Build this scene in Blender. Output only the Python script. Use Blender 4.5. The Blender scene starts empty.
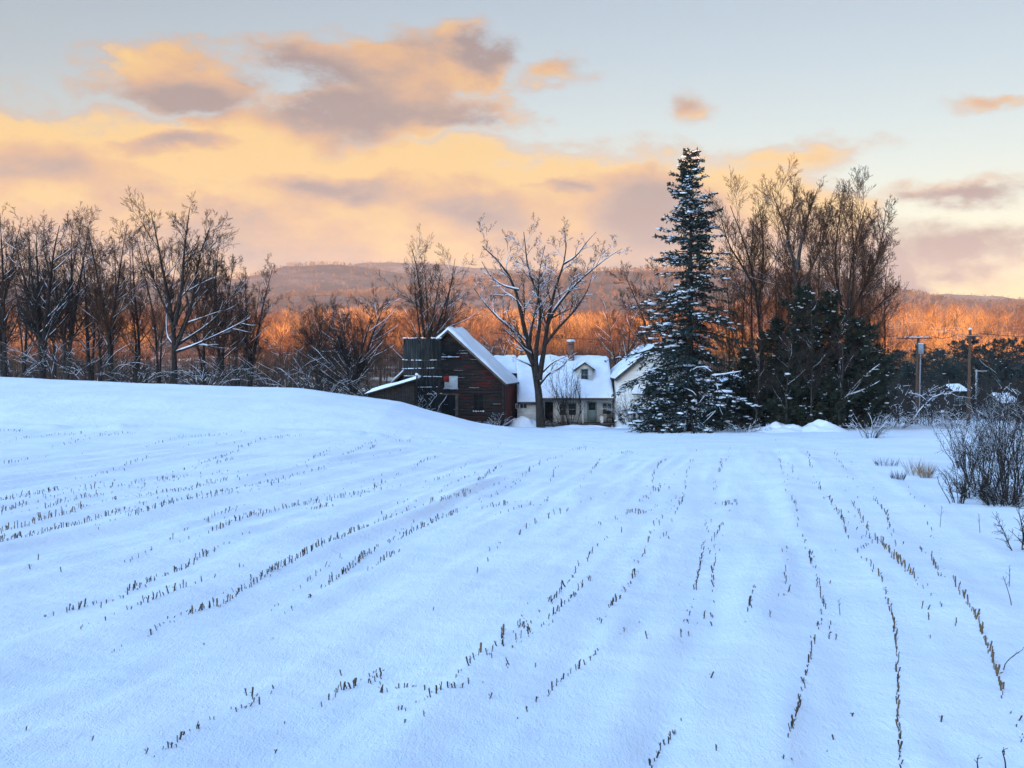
import bpy, math, random
import numpy as np
from mathutils import Vector, Matrix

RNG = np.random.default_rng(7)
random.seed(7)
sc = bpy.context.scene
col = sc.collection
F = 1100.0
PITCH = math.atan(34 / F)
CP, SP = math.cos(PITCH), math.sin(PITCH)
SUN_EL, SUN_BACK = math.radians(4.5), math.radians(24)

# ------------------------------------------------------------------ helpers
def at(px, py, Y):
    """point at depth Y on the sight line of a photo position"""
    x, u = (px - 512) / F, (384 - py) / F
    dy, dz = CP + u * SP, -SP + u * CP
    return np.array([x / dy * Y, Y, dz / dy * Y])

def xof(px, Y):
    return (px - 512) / F * Y

_perm = np.random.default_rng(3).random((256, 256))
def vnoise(x, y):
    x = np.asarray(x, float); y = np.asarray(y, float)
    xi, yi = np.floor(x).astype(int), np.floor(y).astype(int)
    fx, fy = x - xi, y - yi
    fx, fy = fx * fx * (3 - 2 * fx), fy * fy * (3 - 2 * fy)
    a = _perm[xi & 255, yi & 255]; b = _perm[(xi + 1) & 255, yi & 255]
    c = _perm[xi & 255, (yi + 1) & 255]; d = _perm[(xi + 1) & 255, (yi + 1) & 255]
    return (a * (1 - fx) + b * fx) * (1 - fy) + (c * (1 - fx) + d * fx) * fy - .5
def fbm(x, y, o=4):
    s, a = 0, 1.0
    for i in range(o):
        s = s + a * vnoise(x * 2 ** i + 17.3 * i, y * 2 ** i + 9.1 * i); a *= .5
    return s
def sstep(a, b, x):
    t = np.clip((x - a) / (b - a), 0, 1)
    return t * t * (3 - 2 * t)

ZY = np.array([-60, 3, 8, 10, 90, 98, 110, 150, 240, 330, 450, 620, 1000, 1400]), \
     np.array([-1.75, -1.75, -3.74, -3.81, -6.5, -6.75, -7.7, -9.6, -10.5, -6, 2, 13, 22, 22])
BX = np.array([-60, -39.6, -31.8, -24, -16.4, -12.5, -8.7, -5.6, -2.5, .5, 4])
BH = np.array([4.6, 4.3, 4.0, 3.7, 3.4, 2.9, 2.4, 1.5, .75, .3, 0])
def mound(x, y):
    xs = x * 85 / np.maximum(y, 40.) * np.where(y < 85, 1, 1) if False else x
    b = np.interp(xs, BX, BH)
    pl = np.interp(y, [22, 45, 64, 67, 76, 85, 100, 130, 220], [0, .09, .24, .30, .74, 1, .93, .6, 0])
    pr = np.interp(y, [22, 45, 64, 67, 76, 85, 92, 99, 220], [0, .09, .24, .30, .74, 1, .5, 0, 0])
    w = sstep(-20, -13, x)
    return b * (pl * (1 - w) + pr * w)
def h(x, y):
    x = np.asarray(x, float); y = np.asarray(y, float)
    z = np.interp(y, *ZY) + mound(x, y)
    z = z + .22 * fbm(x / 14, y / 14, 3) * sstep(12, 40, y) + .06 * fbm(x / 3.1, y / 3.1, 3)
    far = sstep(180, 420, y)
    z = z + far * 9 * fbm(x / 160, y / 160, 4)
    # verge on the right beyond the field is lumpier
    v = sstep(0, 14, x - (.27 * y + 4.5)) * (1 - sstep(90, 120, y))
    z = z + v * (.5 * fbm(x / 1.7, y / 1.7, 3))
    return z
def micro(x, y):
    """furrows and wind ripples of the stubble field"""
    c = x - .22 * y + .6 * fbm(x / 20, y / 20, 2)
    field = (1 - sstep(58, 66, y)) * (1 - .85 * sstep(0, 4.5, x - (.25 * y + .8)))
    a = sstep(-.15, .35, fbm(c / 3.0, y / 17 + 5, 3))
    f = .045 * np.sin(c * 2 * math.pi / .78) * a + .10 * np.sin(c * 2 * math.pi / 2.35 + 1) * a
    f = f + .17 * fbm(c / 1.1, y / 9, 3)
    lump = .30 * np.exp(-((y - 65.5 + 1.2 * fbm(x / 6, 3.3 + 0 * y, 2)) / .8) ** 2) * np.clip(.25 + 1.5 * fbm(x / 1.3, y / 1.3 + 40, 3), 0, 1) * sstep(3, -8, x)
    return f * field * (1 - .6 * sstep(35, 60, y)) + lump + .03 * fbm(x / .7, y / .5, 3)

def ground_at(px, py, lo=7.0, hi=130.0):
    ds = np.geomspace(lo, hi, 1500)
    p = at(px, py, 1.0)
    zs = h(p[0] * ds, ds)
    k = np.argmax(p[2] * ds < zs)
    if not (p[2] * ds < zs).any(): k = len(ds) - 1
    d = ds[k]
    return np.array([p[0] * d, d, float(h(p[0] * d, d))])

def gbase(px, Y):
    x = xof(px, Y)
    return Vector((x, Y, float(h(x, Y))))

class MB:
    def __init__(s): s.v, s.f3, s.f4, s.n, s.big = [], [], [], 0, []
    def add(s, V, tris=None, quads=None):
        V = np.asarray(V, float).reshape(-1, 3)
        if tris is not None and len(tris): s.f3.append(np.asarray(tris) + s.n)
        if quads is not None and len(quads): s.f4.append(np.asarray(quads) + s.n)
        s.v.append(V); s.n += len(V)
    def poly(s, V):
        """one n-gon"""
        s.big.append(list(range(s.n, s.n + len(V)))); s.v.append(np.asarray(V, float)); s.n += len(V)
    def box(s, x0, x1, y0, y1, z0, z1, M=None):
        V = np.array([[x, y, z] for x in (x0, x1) for y in (y0, y1) for z in (z0, z1)])
        if M is not None: V = (np.c_[V, np.ones(8)] @ np.array(M).T)[:, :3]
        s.add(V, quads=[[0, 1, 3, 2], [4, 6, 7, 5], [0, 4, 5, 1], [2, 3, 7, 6], [0, 2, 6, 4], [1, 5, 7, 3]])
    def prism(s, pts, off):
        """closed extrusion of a planar outline (list of 3D) by vector off"""
        A = np.asarray(pts, float); B = A + np.asarray(off, float); n = len(A)
        s.big.append([s.n + i for i in range(n)]); s.big.append([s.n + n + n - 1 - i for i in range(n)])
        s.add(np.r_[A, B], quads=[[i, i + n, (i + 1) % n + n, (i + 1) % n] for i in range(n)])
    def tube(s, P, R, k=6, cap=True):
        P = np.asarray(P, float)
        tubes(s, P[None], np.broadcast_to(np.asarray(R, float), (len(P),))[None], k)
        if cap:
            n0 = s.n - len(P) * k
            s.big.append([n0 + i for i in range(k)][::-1]); s.big.append([s.n - k + i for i in range(k)])
    def build(s, name, mat, parent=None, smooth=False, link=True):
        V = np.concatenate(s.v) if s.v else np.zeros((0, 3))
        f3 = np.concatenate(s.f3) if s.f3 else np.zeros((0, 3), int)
        f4 = np.concatenate(s.f4) if s.f4 else np.zeros((0, 4), int)
        loops = np.r_[f3.ravel(), f4.ravel(), np.array([i for b in s.big for i in b], int)]
        tot = np.r_[np.full(len(f3), 3), np.full(len(f4), 4), np.array([len(b) for b in s.big], int)]
        me = bpy.data.meshes.new(name)
        me.vertices.add(len(V)); me.vertices.foreach_set('co', V.ravel())
        me.loops.add(len(loops)); me.loops.foreach_set('vertex_index', loops.astype(np.int32))
        me.polygons.add(len(tot))
        st = np.r_[0, np.cumsum(tot)[:-1]] if len(tot) else np.zeros(0, int)
        me.polygons.foreach_set('loop_start', st.astype(np.int32))
        if smooth: me.polygons.foreach_set('use_smooth', np.ones(len(tot), bool))
        me.update(calc_edges=True); me.validate()
        if mat is not None: me.materials.append(mat)
        if not link: return me
        o = bpy.data.objects.new(name, me); col.objects.link(o)
        if parent is not None: o.parent = parent
        if name == 'snow': o['kind'] = 'stuff'
        return o

def tubes(mb, P, R, k):
    """P [N,m,3] polylines, R [N,m] radii -> tubes of k sides"""
    N, m, _ = P.shape
    T = np.gradient(P, axis=1); T /= np.linalg.norm(T, axis=2, keepdims=True) + 1e-9
    mean = P[:, -1] - P[:, 0]; mean /= np.linalg.norm(mean, axis=1, keepdims=True) + 1e-9
    ref = np.where(np.abs(mean[:, 2:3]) > .75, np.array([[1., .13, 0]]), np.array([[.1, .05, 1.]]))[:, None, :]
    a = np.cross(T, ref); a /= np.linalg.norm(a, axis=2, keepdims=True) + 1e-9
    b = np.cross(T, a)
    th = np.arange(k) * 2 * math.pi / k
    V = P[:, :, None] + R[:, :, None, None] * (np.cos(th)[None, None, :, None] * a[:, :, None] + np.sin(th)[None, None, :, None] * b[:, :, None])
    base = (np.arange(N) * m * k)[:, None, None] + (np.arange(m - 1) * k)[None, :, None]
    i = np.arange(k)[None, None, :]; j = (np.arange(k) + 1)[None, None, :] % k
    q = np.stack([base + i, base + j, base + j + k, base + i + k], -1).reshape(-1, 4)
    mb.add(V.reshape(-1, 3), quads=q)

def tag(o, label=None, cat=None, group=None, kind=None):
    if label: o['label'] = label
    if cat: o['category'] = cat
    if group: o['group'] = group
    if kind: o['kind'] = kind
    return o
def thing(name, label, cat, loc=(0, 0, 0), rz=0.0, group=None):
    o = bpy.data.objects.new(name, None); col.objects.link(o)
    o.location = loc; o.rotation_euler = (0, 0, rz); o.empty_display_size = .3
    return tag(o, label, cat, group)

# ------------------------------------------------------------------ materials
def lin(c): return tuple(c) + (1.0,)
def mat(name, base, rough=.9, var=None, scale=3.0, detail=6, stretch=(1, 1, 1), bump=0.0, bscale=None, lo=.4, hi=.6, spec=.2, coord='Object'):
    m = bpy.data.materials.new(name); m.use_nodes = True
    nt = m.node_tree; N, L = nt.nodes, nt.links
    b = N['Principled BSDF']; b.inputs['Roughness'].default_value = rough
    b.inputs['Specular IOR Level'].default_value = spec
    tc = N.new('ShaderNodeTexCoord'); mp = N.new('ShaderNodeMapping')
    mp.inputs['Scale'].default_value = stretch
    L.new(tc.outputs[coord], mp.inputs['Vector'])
    if var is None:
        var = [tuple(x * .75 for x in base)]
    prev = None
    for i, v in enumerate(var):
        n = N.new('ShaderNodeTexNoise'); n.inputs['Scale'].default_value = scale * (1 + 1.7 * i); n.inputs['Detail'].default_value = detail
        L.new(mp.outputs[0], n.inputs['Vector'])
        r = N.new('ShaderNodeMapRange'); r.inputs['From Min'].default_value = lo + .04 * i; r.inputs['From Max'].default_value = hi + .04 * i
        L.new(n.outputs[0], r.inputs['Value'])
        mx = N.new('ShaderNodeMix'); mx.data_type = 'RGBA'
        if prev is None: mx.inputs[6].default_value = lin(base)
        else: L.new(prev, mx.inputs[6])
        mx.inputs[7].default_value = lin(v); L.new(r.outputs[0], mx.inputs[0]); prev = mx.outputs[2]
    L.new(prev, b.inputs['Base Color'])
    if bump:
        n = N.new('ShaderNodeTexNoise'); n.inputs['Scale'].default_value = bscale or scale * 3; n.inputs['Detail'].default_value = 8
        L.new(mp.outputs[0], n.inputs['Vector'])
        bp = N.new('ShaderNodeBump'); bp.inputs['Strength'].default_value = 1; bp.inputs['Distance'].default_value = bump
        L.new(n.outputs[0], bp.inputs['Height']); L.new(bp.outputs[0], b.inputs['Normal'])
    return m

M = {}
M['snow'] = mat('snow', (.84, .86, .88), .75, [(.78, .81, .85)], .35, 5, bump=.035, bscale=2.6, spec=.3)
M['roofsnow'] = mat('roof_snow', (.85, .87, .89), .75, [(.78, .80, .84)], .8, 5, bump=.03, bscale=2.0, spec=.3)
M['branchsnow'] = mat('branch_snow', (.82, .84, .87), .8, [(.72, .75, .8)], 4)
M['packed'] = mat('packed_snow', (.66, .69, .74), .55, [(.52, .56, .62)], .5, 6, stretch=(1, 2, 1), bump=.02, bscale=3, spec=.35)
M['bark'] = mat('bark', (.026, .020, .017), .95, [(.05, .04, .033), (.015, .012, .010)], 2.5, 6, stretch=(3, 3, .5), bump=.01)
M['greybark'] = mat('grey_bark', (.055, .045, .039), .95, [(.10, .088, .078), (.028, .023, .02)], 2.5, 6, stretch=(3, 3, .5), bump=.01)
M['twig'] = mat('twigs', (.048, .026, .016), .9, [(.075, .040, .023)], .4)
M['darktwig'] = mat('dark_twigs', (.027, .020, .017), .9, [(.045, .032, .024)], .5)
M['blacktwig'] = mat('black_twigs', (.028, .022, .019), .9, [(.06, .042, .03)], .8)
M['redtwig'] = mat('red_twigs', (.075, .034, .018), .9, [(.11, .052, .026)], .4)
M['spruce'] = mat('spruce_needles', (.019, .034, .029), .8, [(.032, .05, .04), (.012, .022, .020)], 1.2)
M['cedar'] = mat('cedar_foliage', (.021, .032, .020), .8, [(.048, .050, .026), (.010, .017, .012)], .9)
M['farpine'] = mat('far_conifer', (.020, .032, .031), .85, [(.034, .048, .044)], .25)
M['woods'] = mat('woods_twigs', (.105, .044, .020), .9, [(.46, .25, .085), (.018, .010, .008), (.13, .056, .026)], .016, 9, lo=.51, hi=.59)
M['farwoods'] = mat('far_woods_twigs', (.068, .038, .030), .9, [(.15, .088, .056), (.026, .017, .015)], .008, 7, lo=.48, hi=.56)
M['hillside'] = mat('hillside', (.050, .037, .036), .95, [(.12, .09, .085), (.028, .022, .024)], .009, 9, bump=4.0, bscale=.03, lo=.45, hi=.62)
M['sunblock'] = mat('sun_block_ridge', (.10, .07, .05), .95, [(.3, .28, .27)], .03, 8, bump=1.0, bscale=.1)
M['barnwood'] = mat('weathered_barn_boards', (.032, .024, .021), .9, [(.10, .018, .012), (.016, .015, .015), (.15, .12, .10)], .8, 9, stretch=(.6, .6, 4.2), bump=.012, bscale=5, lo=.54, hi=.62)
M['barnred'] = mat('red_barn_boards', (.20, .035, .025), .85, [(.09, .03, .025)], 1.2, 6, stretch=(1, 1, .3))
M['darkwood'] = mat('dark_wood', (.018, .014, .012), .9, [(.035, .028, .024)], 2, 6, stretch=(1, 1, 4))
M['trimwood'] = mat('aged_trim', (.16, .12, .09), .85, [(.09, .07, .055)], 3)
M['silowood'] = mat('silo_staves', (.017, .020, .018), .9, [(.045, .045, .04), (.008, .008, .008)], 1.3, 8, stretch=(5, 5, .35), bump=.015, bscale=3)
M['iron'] = mat('rusty_iron', (.07, .05, .04), .7, [(.12, .065, .04)], 5)
M['dark'] = mat('dark_interior', (.012, .011, .011), .9)
M['white'] = mat('old_white_paint', (.78, .76, .70), .7, [(.62, .60, .55)], 1.3, 7, stretch=(1, 1, 3), bump=.006, bscale=4)
M['cream'] = mat('white_clapboard', (.85, .83, .78), .75, [(.74, .71, .65)], .8, 7, stretch=(.5, .5, 6), bump=.012, bscale=2)
M['grey'] = mat('grey_paint', (.30, .31, .30), .75, [(.22, .23, .22)], 2)
M['red'] = mat('red_board', (.45, .045, .03), .8, [(.3, .03, .02)], 4)
M['brick'] = mat('brick', (.22, .075, .045), .9, [(.14, .05, .035), (.3, .2, .16)], 7, 5, stretch=(1, 1, 3))
M['fascia'] = mat('brown_fascia', (.11, .085, .065), .8, [(.07, .055, .045)], 3)
M['glass'] = mat('window_glass', (.03, .045, .045), .12, [(.045, .06, .06)], 2, spec=.5)
M['tealdoor'] = mat('pale_green_paint', (.33, .42, .40), .7, [(.26, .34, .33)], 2)
M['pole'] = mat('pole_wood', (.15, .085, .05), .9, [(.09, .055, .038)], 2, 6, stretch=(6, 6, .4))
M['wire'] = mat('wire', (.03, .03, .032), .6)
M['steel'] = mat('grey_steel', (.33, .36, .38), .5, [(.25, .27, .29)], 4, spec=.5)
M['stalkdark'] = mat('dark_corn_stalk', (.060, .045, .032), .95, [(.10, .078, .05), (.03, .024, .02)], 14, 4)
M['stalktan'] = mat('tan_corn_stalk', (.26, .17, .085), .95, [(.15, .095, .05), (.06, .042, .03)], 14, 4)
M['drygrass'] = mat('dry_grass', (.30, .19, .10), .95, [(.20, .12, .065)], 3)
M['shingle'] = mat('roof_shingles', (.06, .055, .05), .9)

def floor_mix(m):
    nt = m.node_tree; N, L = nt.nodes, nt.links; b = N['Principled BSDF']
    src = b.inputs['Base Color'].links[0].from_socket
    tc = N.new('ShaderNodeTexCoord'); sp = N.new('ShaderNodeSeparateXYZ'); L.new(tc.outputs['Object'], sp.inputs[0])
    n = N.new('ShaderNodeTexNoise'); n.inputs['Scale'].default_value = .05; n.inputs['Detail'].default_value = 8; L.new(tc.outputs['Object'], n.inputs['Vector'])
    ad = N.new('ShaderNodeMath'); ad.operation = 'MULTIPLY_ADD'; L.new(n.outputs[0], ad.inputs[0]); ad.inputs[1].default_value = 90; L.new(sp.outputs[1], ad.inputs[2])
    r = N.new('ShaderNodeMapRange'); L.new(ad.outputs[0], r.inputs['Value']); r.inputs['From Min'].default_value = 195; r.inputs['From Max'].default_value = 240
    n2 = N.new('ShaderNodeTexNoise'); n2.inputs['Scale'].default_value = .11; n2.inputs['Detail'].default_value = 9; L.new(tc.outputs['Object'], n2.inputs['Vector'])
    r2 = N.new('ShaderNodeMapRange'); L.new(n2.outputs[0], r2.inputs['Value']); r2.inputs['From Min'].default_value = .54; r2.inputs['From Max'].default_value = .66
    mx = N.new('ShaderNodeMix'); mx.data_type = 'RGBA'; mx.inputs[6].default_value = (.085, .044, .025, 1); mx.inputs[7].default_value = (.55, .46, .36, 1); L.new(r2.outputs[0], mx.inputs[0])
    m2 = N.new('ShaderNodeMix'); m2.data_type = 'RGBA'; L.new(r.outputs[0], m2.inputs[0]); L.new(src, m2.inputs[6]); L.new(mx.outputs[2], m2.inputs[7]); L.new(m2.outputs[2], b.inputs['Base Color'])
M['ground'] = mat('snow_ground', (.84, .86, .88), .75, [(.77, .80, .84)], .35, 6, bump=.05, bscale=2.2, spec=.3)
floor_mix(M['ground'])
def crust(m):
    nt = m.node_tree; N, L = nt.nodes, nt.links; b = N['Principled BSDF']
    first = b.inputs['Normal'].links[0].from_socket
    tc = N.new('ShaderNodeTexCoord'); mp = N.new('ShaderNodeMapping'); mp.inputs['Scale'].default_value = (1.6, .55, 1); mp.inputs['Rotation'].default_value = (0, 0, .22); L.new(tc.outputs['Object'], mp.inputs[0])
    n = N.new('ShaderNodeTexNoise'); n.inputs['Scale'].default_value = 9; n.inputs['Detail'].default_value = 6; n.inputs['Roughness'].default_value = .7; L.new(mp.outputs[0], n.inputs['Vector'])
    bp = N.new('ShaderNodeBump'); bp.inputs['Distance'].default_value = .028; L.new(n.outputs[0], bp.inputs['Height']); L.new(first, bp.inputs['Normal'])
    n2 = N.new('ShaderNodeTexNoise'); n2.inputs['Scale'].default_value = 45; n2.inputs['Detail'].default_value = 3; L.new(tc.outputs['Object'], n2.inputs['Vector'])
    b2 = N.new('ShaderNodeBump'); b2.inputs['Distance'].default_value = .016; L.new(n2.outputs[0], b2.inputs['Height']); L.new(bp.outputs[0], b2.inputs['Normal'])
    L.new(b2.outputs[0], b.inputs['Normal'])
crust(M['ground'])

# ------------------------------------------------------------------ camera
cam = bpy.data.cameras.new('camera'); camo = bpy.data.objects.new('camera', cam); col.objects.link(camo)
cam.sensor_width = 36; cam.lens = 36 * F / 1024
cam.clip_start = .1; cam.clip_end = 20000
camo.rotation_euler = (math.pi / 2 - PITCH, 0, 0)
sc.camera = camo

# ------------------------------------------------------------------ sun and sky
sd = bpy.data.lights.new('sun', 'SUN'); sd.energy = 5.0; sd.color = (1.0, .47, .155); sd.angle = math.radians(.5)
so = bpy.data.objects.new('sun', sd); col.objects.link(so)
sdir = Vector((-math.sin(SUN_BACK) * math.cos(SUN_EL), -math.cos(SUN_BACK) * math.cos(SUN_EL), math.sin(SUN_EL)))
so.rotation_euler = sdir.to_track_quat('Z', 'Y').to_euler()
so.location = sdir * 300

w = bpy.data.worlds.new('World'); sc.world = w; w.use_nodes = True
nt = w.node_tree; N, L = nt.nodes, nt.links; N.clear()
class G:   # tiny node arithmetic
    @staticmethod
    def m(op, a, b=None, c=None, clamp=False):
        n = N.new('ShaderNodeMath'); n.operation = op; n.use_clamp = clamp
        for i, x in enumerate((a, b, c)):
            if x is None: continue
            if isinstance(x, (int, float)): n.inputs[i].default_value = x
            else: L.new(x, n.inputs[i])
        return n.outputs[0]
    @staticmethod
    def ss(x, a, b):
        n = N.new('ShaderNodeMapRange'); n.interpolation_type = 'SMOOTHSTEP'
        L.new(x, n.inputs['Value']); n.inputs['From Min'].default_value = a; n.inputs['From Max'].default_value = b
        return n.outputs[0]
    @staticmethod
    def noise(vec, scale, detail=6, rough=.55, off=0):
        n = N.new('ShaderNodeTexNoise'); n.inputs['Scale'].default_value = scale; n.inputs['Detail'].default_value = detail
        n.inputs['Roughness'].default_value = rough
        mp = N.new('ShaderNodeMapping'); mp.inputs['Location'].default_value = (off, off * .7, off * .3); L.new(vec, mp.inputs[0])
        L.new(mp.outputs[0], n.inputs['Vector']); return n
def mixc(f, a, b):
    n = N.new('ShaderNodeMix'); n.data_type = 'RGBA'
    for i, x in ((0, f), (6, a), (7, b)):
        if isinstance(x, tuple): n.inputs[i].default_value = lin(x)
        elif isinstance(x, float): n.inputs[i].default_value = x
        else: L.new(x, n.inputs[i])
    return n.outputs[2]
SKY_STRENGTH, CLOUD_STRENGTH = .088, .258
SKY_BOOST = (7.0, 7.8, 9.0)
tc = N.new('ShaderNodeTexCoord'); sep = N.new('ShaderNodeSeparateXYZ'); L.new(tc.outputs['Generated'], sep.inputs[0])
X, Y, Z = sep.outputs
az = G.m('ARCTAN2', X, Y)
hyp = G.m('SQRT', G.m('ADD', G.m('MULTIPLY', X, X), G.m('MULTIPLY', Y, Y)))
el = G.m('ARCTAN2', Z, hyp)
cmb = N.new('ShaderNodeCombineXYZ'); L.new(az, cmb.inputs[0]); L.new(G.m('MULTIPLY', el, 1.9), cmb.inputs[1])
vec0 = cmb.outputs[0]
wn = G.noise(vec0, 7, 7, .6)
wsep = N.new('ShaderNodeSeparateColor'); L.new(wn.outputs['Color'], wsep.inputs[0])
azw = G.m('ADD', az, G.m('MULTIPLY', G.m('SUBTRACT', wsep.outputs[0], .5), .16))
elw = G.m('ADD', el, G.m('MULTIPLY', G.m('SUBTRACT', wsep.outputs[1], .5), .075))
detail = G.noise(vec0, 19, 9, .66, 3.1).outputs[0]
big = G.noise(vec0, 9, 8, .58, 7.7).outputs[0]
def A(px): return math.atan((px - 512) / F)
def E(py): return (340 - py) / F
def blob(px, py, rx, ry, soft=.42):
    dx = G.m('DIVIDE', G.m('SUBTRACT', azw, A(px)), rx / F)
    dy = G.m('DIVIDE', G.m('SUBTRACT', elw, E(py)), ry / F)
    r = G.m('SQRT', G.m('ADD', G.m('MULTIPLY', dx, dx), G.m('MULTIPLY', dy, dy)))
    r = G.m('ADD', r, G.m('MULTIPLY', G.m('SUBTRACT', detail, .5), 2.0))
    return G.ss(r, 1.0 + soft / 2, 1.0 - soft)
def union(lst):
    o = lst[0]
    for b in lst[1:]: o = G.m('MAXIMUM', o, b)
    return o
# upper edge of the low cloud deck along the azimuth
fc = N.new('ShaderNodeFloatCurve'); cv = fc.mapping.curves[0]
pts = [(-600, 112), (0, 112), (120, 112), (260, 118), (400, 128), (520, 138), (640, 138), (740, 142), (800, 154), (850, 178), (885, 208), (915, 250), (950, 300), (1024, 330), (1500, 330)]
amin, amax = -1.2, 1.2
cpts = [((A(px) - amin) / (amax - amin), E(py) / .35) for px, py in pts]
cpts = [(0.0, cpts[0][1])] + cpts + [(1.0, .1)]
while len(cv.points) < len(cpts): cv.points.new(.5, .5)
for p_, c_ in zip(cv.points, cpts): p_.location = c_; p_.handle_type = 'VECTOR'
fc.mapping.update()
tt = G.m('DIVIDE', G.m('SUBTRACT', G.m('ADD', az, G.m('MULTIPLY', G.m('SUBTRACT', wsep.outputs[0], .5), .05)), amin), amax - amin, clamp=True)
L.new(tt, fc.inputs['Value'])
edge = G.m('MULTIPLY', fc.outputs[0], .35)
dk = G.m('SUBTRACT', edge, elw)
deck = G.ss(G.m('ADD', dk, G.m('MULTIPLY', G.m('SUBTRACT', detail, .5), .07)), -.010, .020)
puffs = union([blob(188, 80, 104, 34), blob(390, 58, 135, 30), blob(385, 102, 135, 46), blob(320, 125, 70, 20), blob(470, 60, 52, 22), blob(240, 125, 70, 20), blob(690, 98, 26, 15, .8),
               blob(550, 72, 34, 9, .9), blob(950, 198, 66, 12, .8), blob(985, 122, 46, 8, .9), blob(965, 252, 92, 26, .7), blob(790, 150, 60, 16, .8)])
dens = G.m('MAXIMUM', deck, puffs)
# where the clouds lie in their own shade (their undersides and cores)
gold = union([blob(330, 150, 210, 26, 1.0), blob(480, 150, 130, 34, 1.0), blob(620, 150, 90, 22, 1.0), blob(868, 225, 44, 48, 1.0), blob(90, 128, 110, 14, 1.0), blob(270, 190, 60, 14, 1.0)])
shade = union([blob(375, 112, 118, 40, .8), blob(315, 72, 70, 28, .9), blob(500, 52, 40, 16, .9), blob(40, 168, 84, 26, .9), blob(880, 262, 60, 24, 1.0), blob(185, 142, 55, 11, .9), blob(195, 98, 95, 24, 1.0), blob(340, 183, 95, 19, .9),
               blob(470, 196, 100, 22, .9), blob(640, 195, 70, 42, 1.0), blob(950, 242, 95, 30, .8), blob(960, 200, 66, 13, .8), blob(560, 178, 40, 8, 1.0), blob(450, 118, 70, 16, .9)])
low = G.ss(el, .155, .075)
sh = G.m('ADD', G.m('MULTIPLY', shade, .95), G.m('MULTIPLY', low, .50))
sh = G.m('ADD', sh, G.m('ADD', G.m('MULTIPLY', G.m('SUBTRACT', big, .48), 1.7), G.m('MULTIPLY', G.m('SUBTRACT', detail, .5), 1.7)))
thin = G.ss(dens, .95, .35)                      # thin rims turn pink
sh = G.m('ADD', sh, G.m('MULTIPLY', G.ss(el, E(135), E(100)), .34))
sh = G.m('SUBTRACT', sh, G.m('MULTIPLY', gold, .45))
sh = G.m('MAXIMUM', sh, G.m('MULTIPLY', thin, .55), clamp=True)
cr = N.new('ShaderNodeValToRGB'); e = cr.color_ramp.elements
e[0].position = 0; e[0].color = (1.12, .73, .24, 1)
e[1].position = 1; e[1].color = (.36, .285, .285, 1)
for p_, c_ in ((.25, (.98, .59, .24, 1)), (.5, (.80, .47, .27, 1)), (.75, (.55, .39, .31, 1))):
    q = e.new(p_); q.color = c_
L.new(sh, cr.inputs[0])
sky = N.new('ShaderNodeTexSky'); sky.sky_type = 'NISHITA'; sky.sun_disc = False
sky.sun_elevation = SUN_EL; sky.sun_rotation = math.pi + SUN_BACK
sky.air_density = 1.0; sky.dust_density = .6; sky.ozone_density = 2.0
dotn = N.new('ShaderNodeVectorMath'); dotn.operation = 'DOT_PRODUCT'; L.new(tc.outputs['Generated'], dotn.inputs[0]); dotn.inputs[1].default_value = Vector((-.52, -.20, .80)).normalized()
hi_ = G.ss(dotn.outputs['Value'], .30, .95)                          # unseen sky high behind left, boosted to brighten the snow and show its relief
gain = mixc(hi_, (1.34, 1.06, .94), SKY_BOOST)
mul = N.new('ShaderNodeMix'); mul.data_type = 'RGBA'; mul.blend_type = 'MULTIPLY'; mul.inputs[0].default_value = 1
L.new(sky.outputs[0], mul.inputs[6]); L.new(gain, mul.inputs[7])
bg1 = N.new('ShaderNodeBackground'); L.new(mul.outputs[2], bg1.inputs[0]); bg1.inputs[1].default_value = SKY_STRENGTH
bg2 = N.new('ShaderNodeBackground'); L.new(cr.outputs[0], bg2.inputs[0]); bg2.inputs[1].default_value = CLOUD_STRENGTH
front = G.ss(G.m('ABSOLUTE', az), 1.3, .9)
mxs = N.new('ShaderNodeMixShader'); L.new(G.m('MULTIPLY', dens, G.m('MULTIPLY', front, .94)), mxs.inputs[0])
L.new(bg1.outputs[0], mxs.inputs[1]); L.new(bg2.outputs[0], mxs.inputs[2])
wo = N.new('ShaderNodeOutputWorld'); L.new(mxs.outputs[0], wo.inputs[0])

vs = sc.view_settings
vs.view_transform = 'Standard'; vs.look = 'None'; vs.gamma = 1; vs.exposure = 1.65; vs.use_curve_mapping = False
cy = sc.cycles
cy.max_bounces = 4; cy.diffuse_bounces = 3; cy.glossy_bounces = 2; cy.transmission_bounces = 2; cy.volume_bounces = 0
cy.transparent_max_bounces = 4; cy.use_denoising = True; cy.use_adaptive_sampling = True; cy.adaptive_threshold = .01
cy.sample_clamp_indirect = 4; cy.caustics_reflective = False; cy.caustics_refractive = False

# ------------------------------------------------------------------ ground and hills
def grid(xx, yy, zz, name, m):
    r, c = xx.shape
    i = np.arange(r - 1)[:, None] * c + np.arange(c - 1)[None, :]
    q = np.stack([i, i + 1, i + 1 + c, i + c], -1).reshape(-1, 4)
    mb = MB(); mb.add(np.stack([xx, yy, zz], -1).reshape(-1, 3), quads=q)
    return tag(mb.build(name, m, smooth=True), kind='structure')

ys = np.r_[np.linspace(-120, 5, 50), np.geomspace(5.2, 1400, 620)]
s = np.linspace(-1, 1, 640); us = 1.5 * np.sinh(3.5 * s) / np.sinh(3.5)
yy, uu = np.meshgrid(ys, us, indexing='ij')
xx = uu * (np.maximum(yy, 0) + 60) + .03 * yy
zz = h(xx, yy) + micro(xx, yy)
grid(xx, yy, zz, 'snow_ground', M['ground'])

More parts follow.
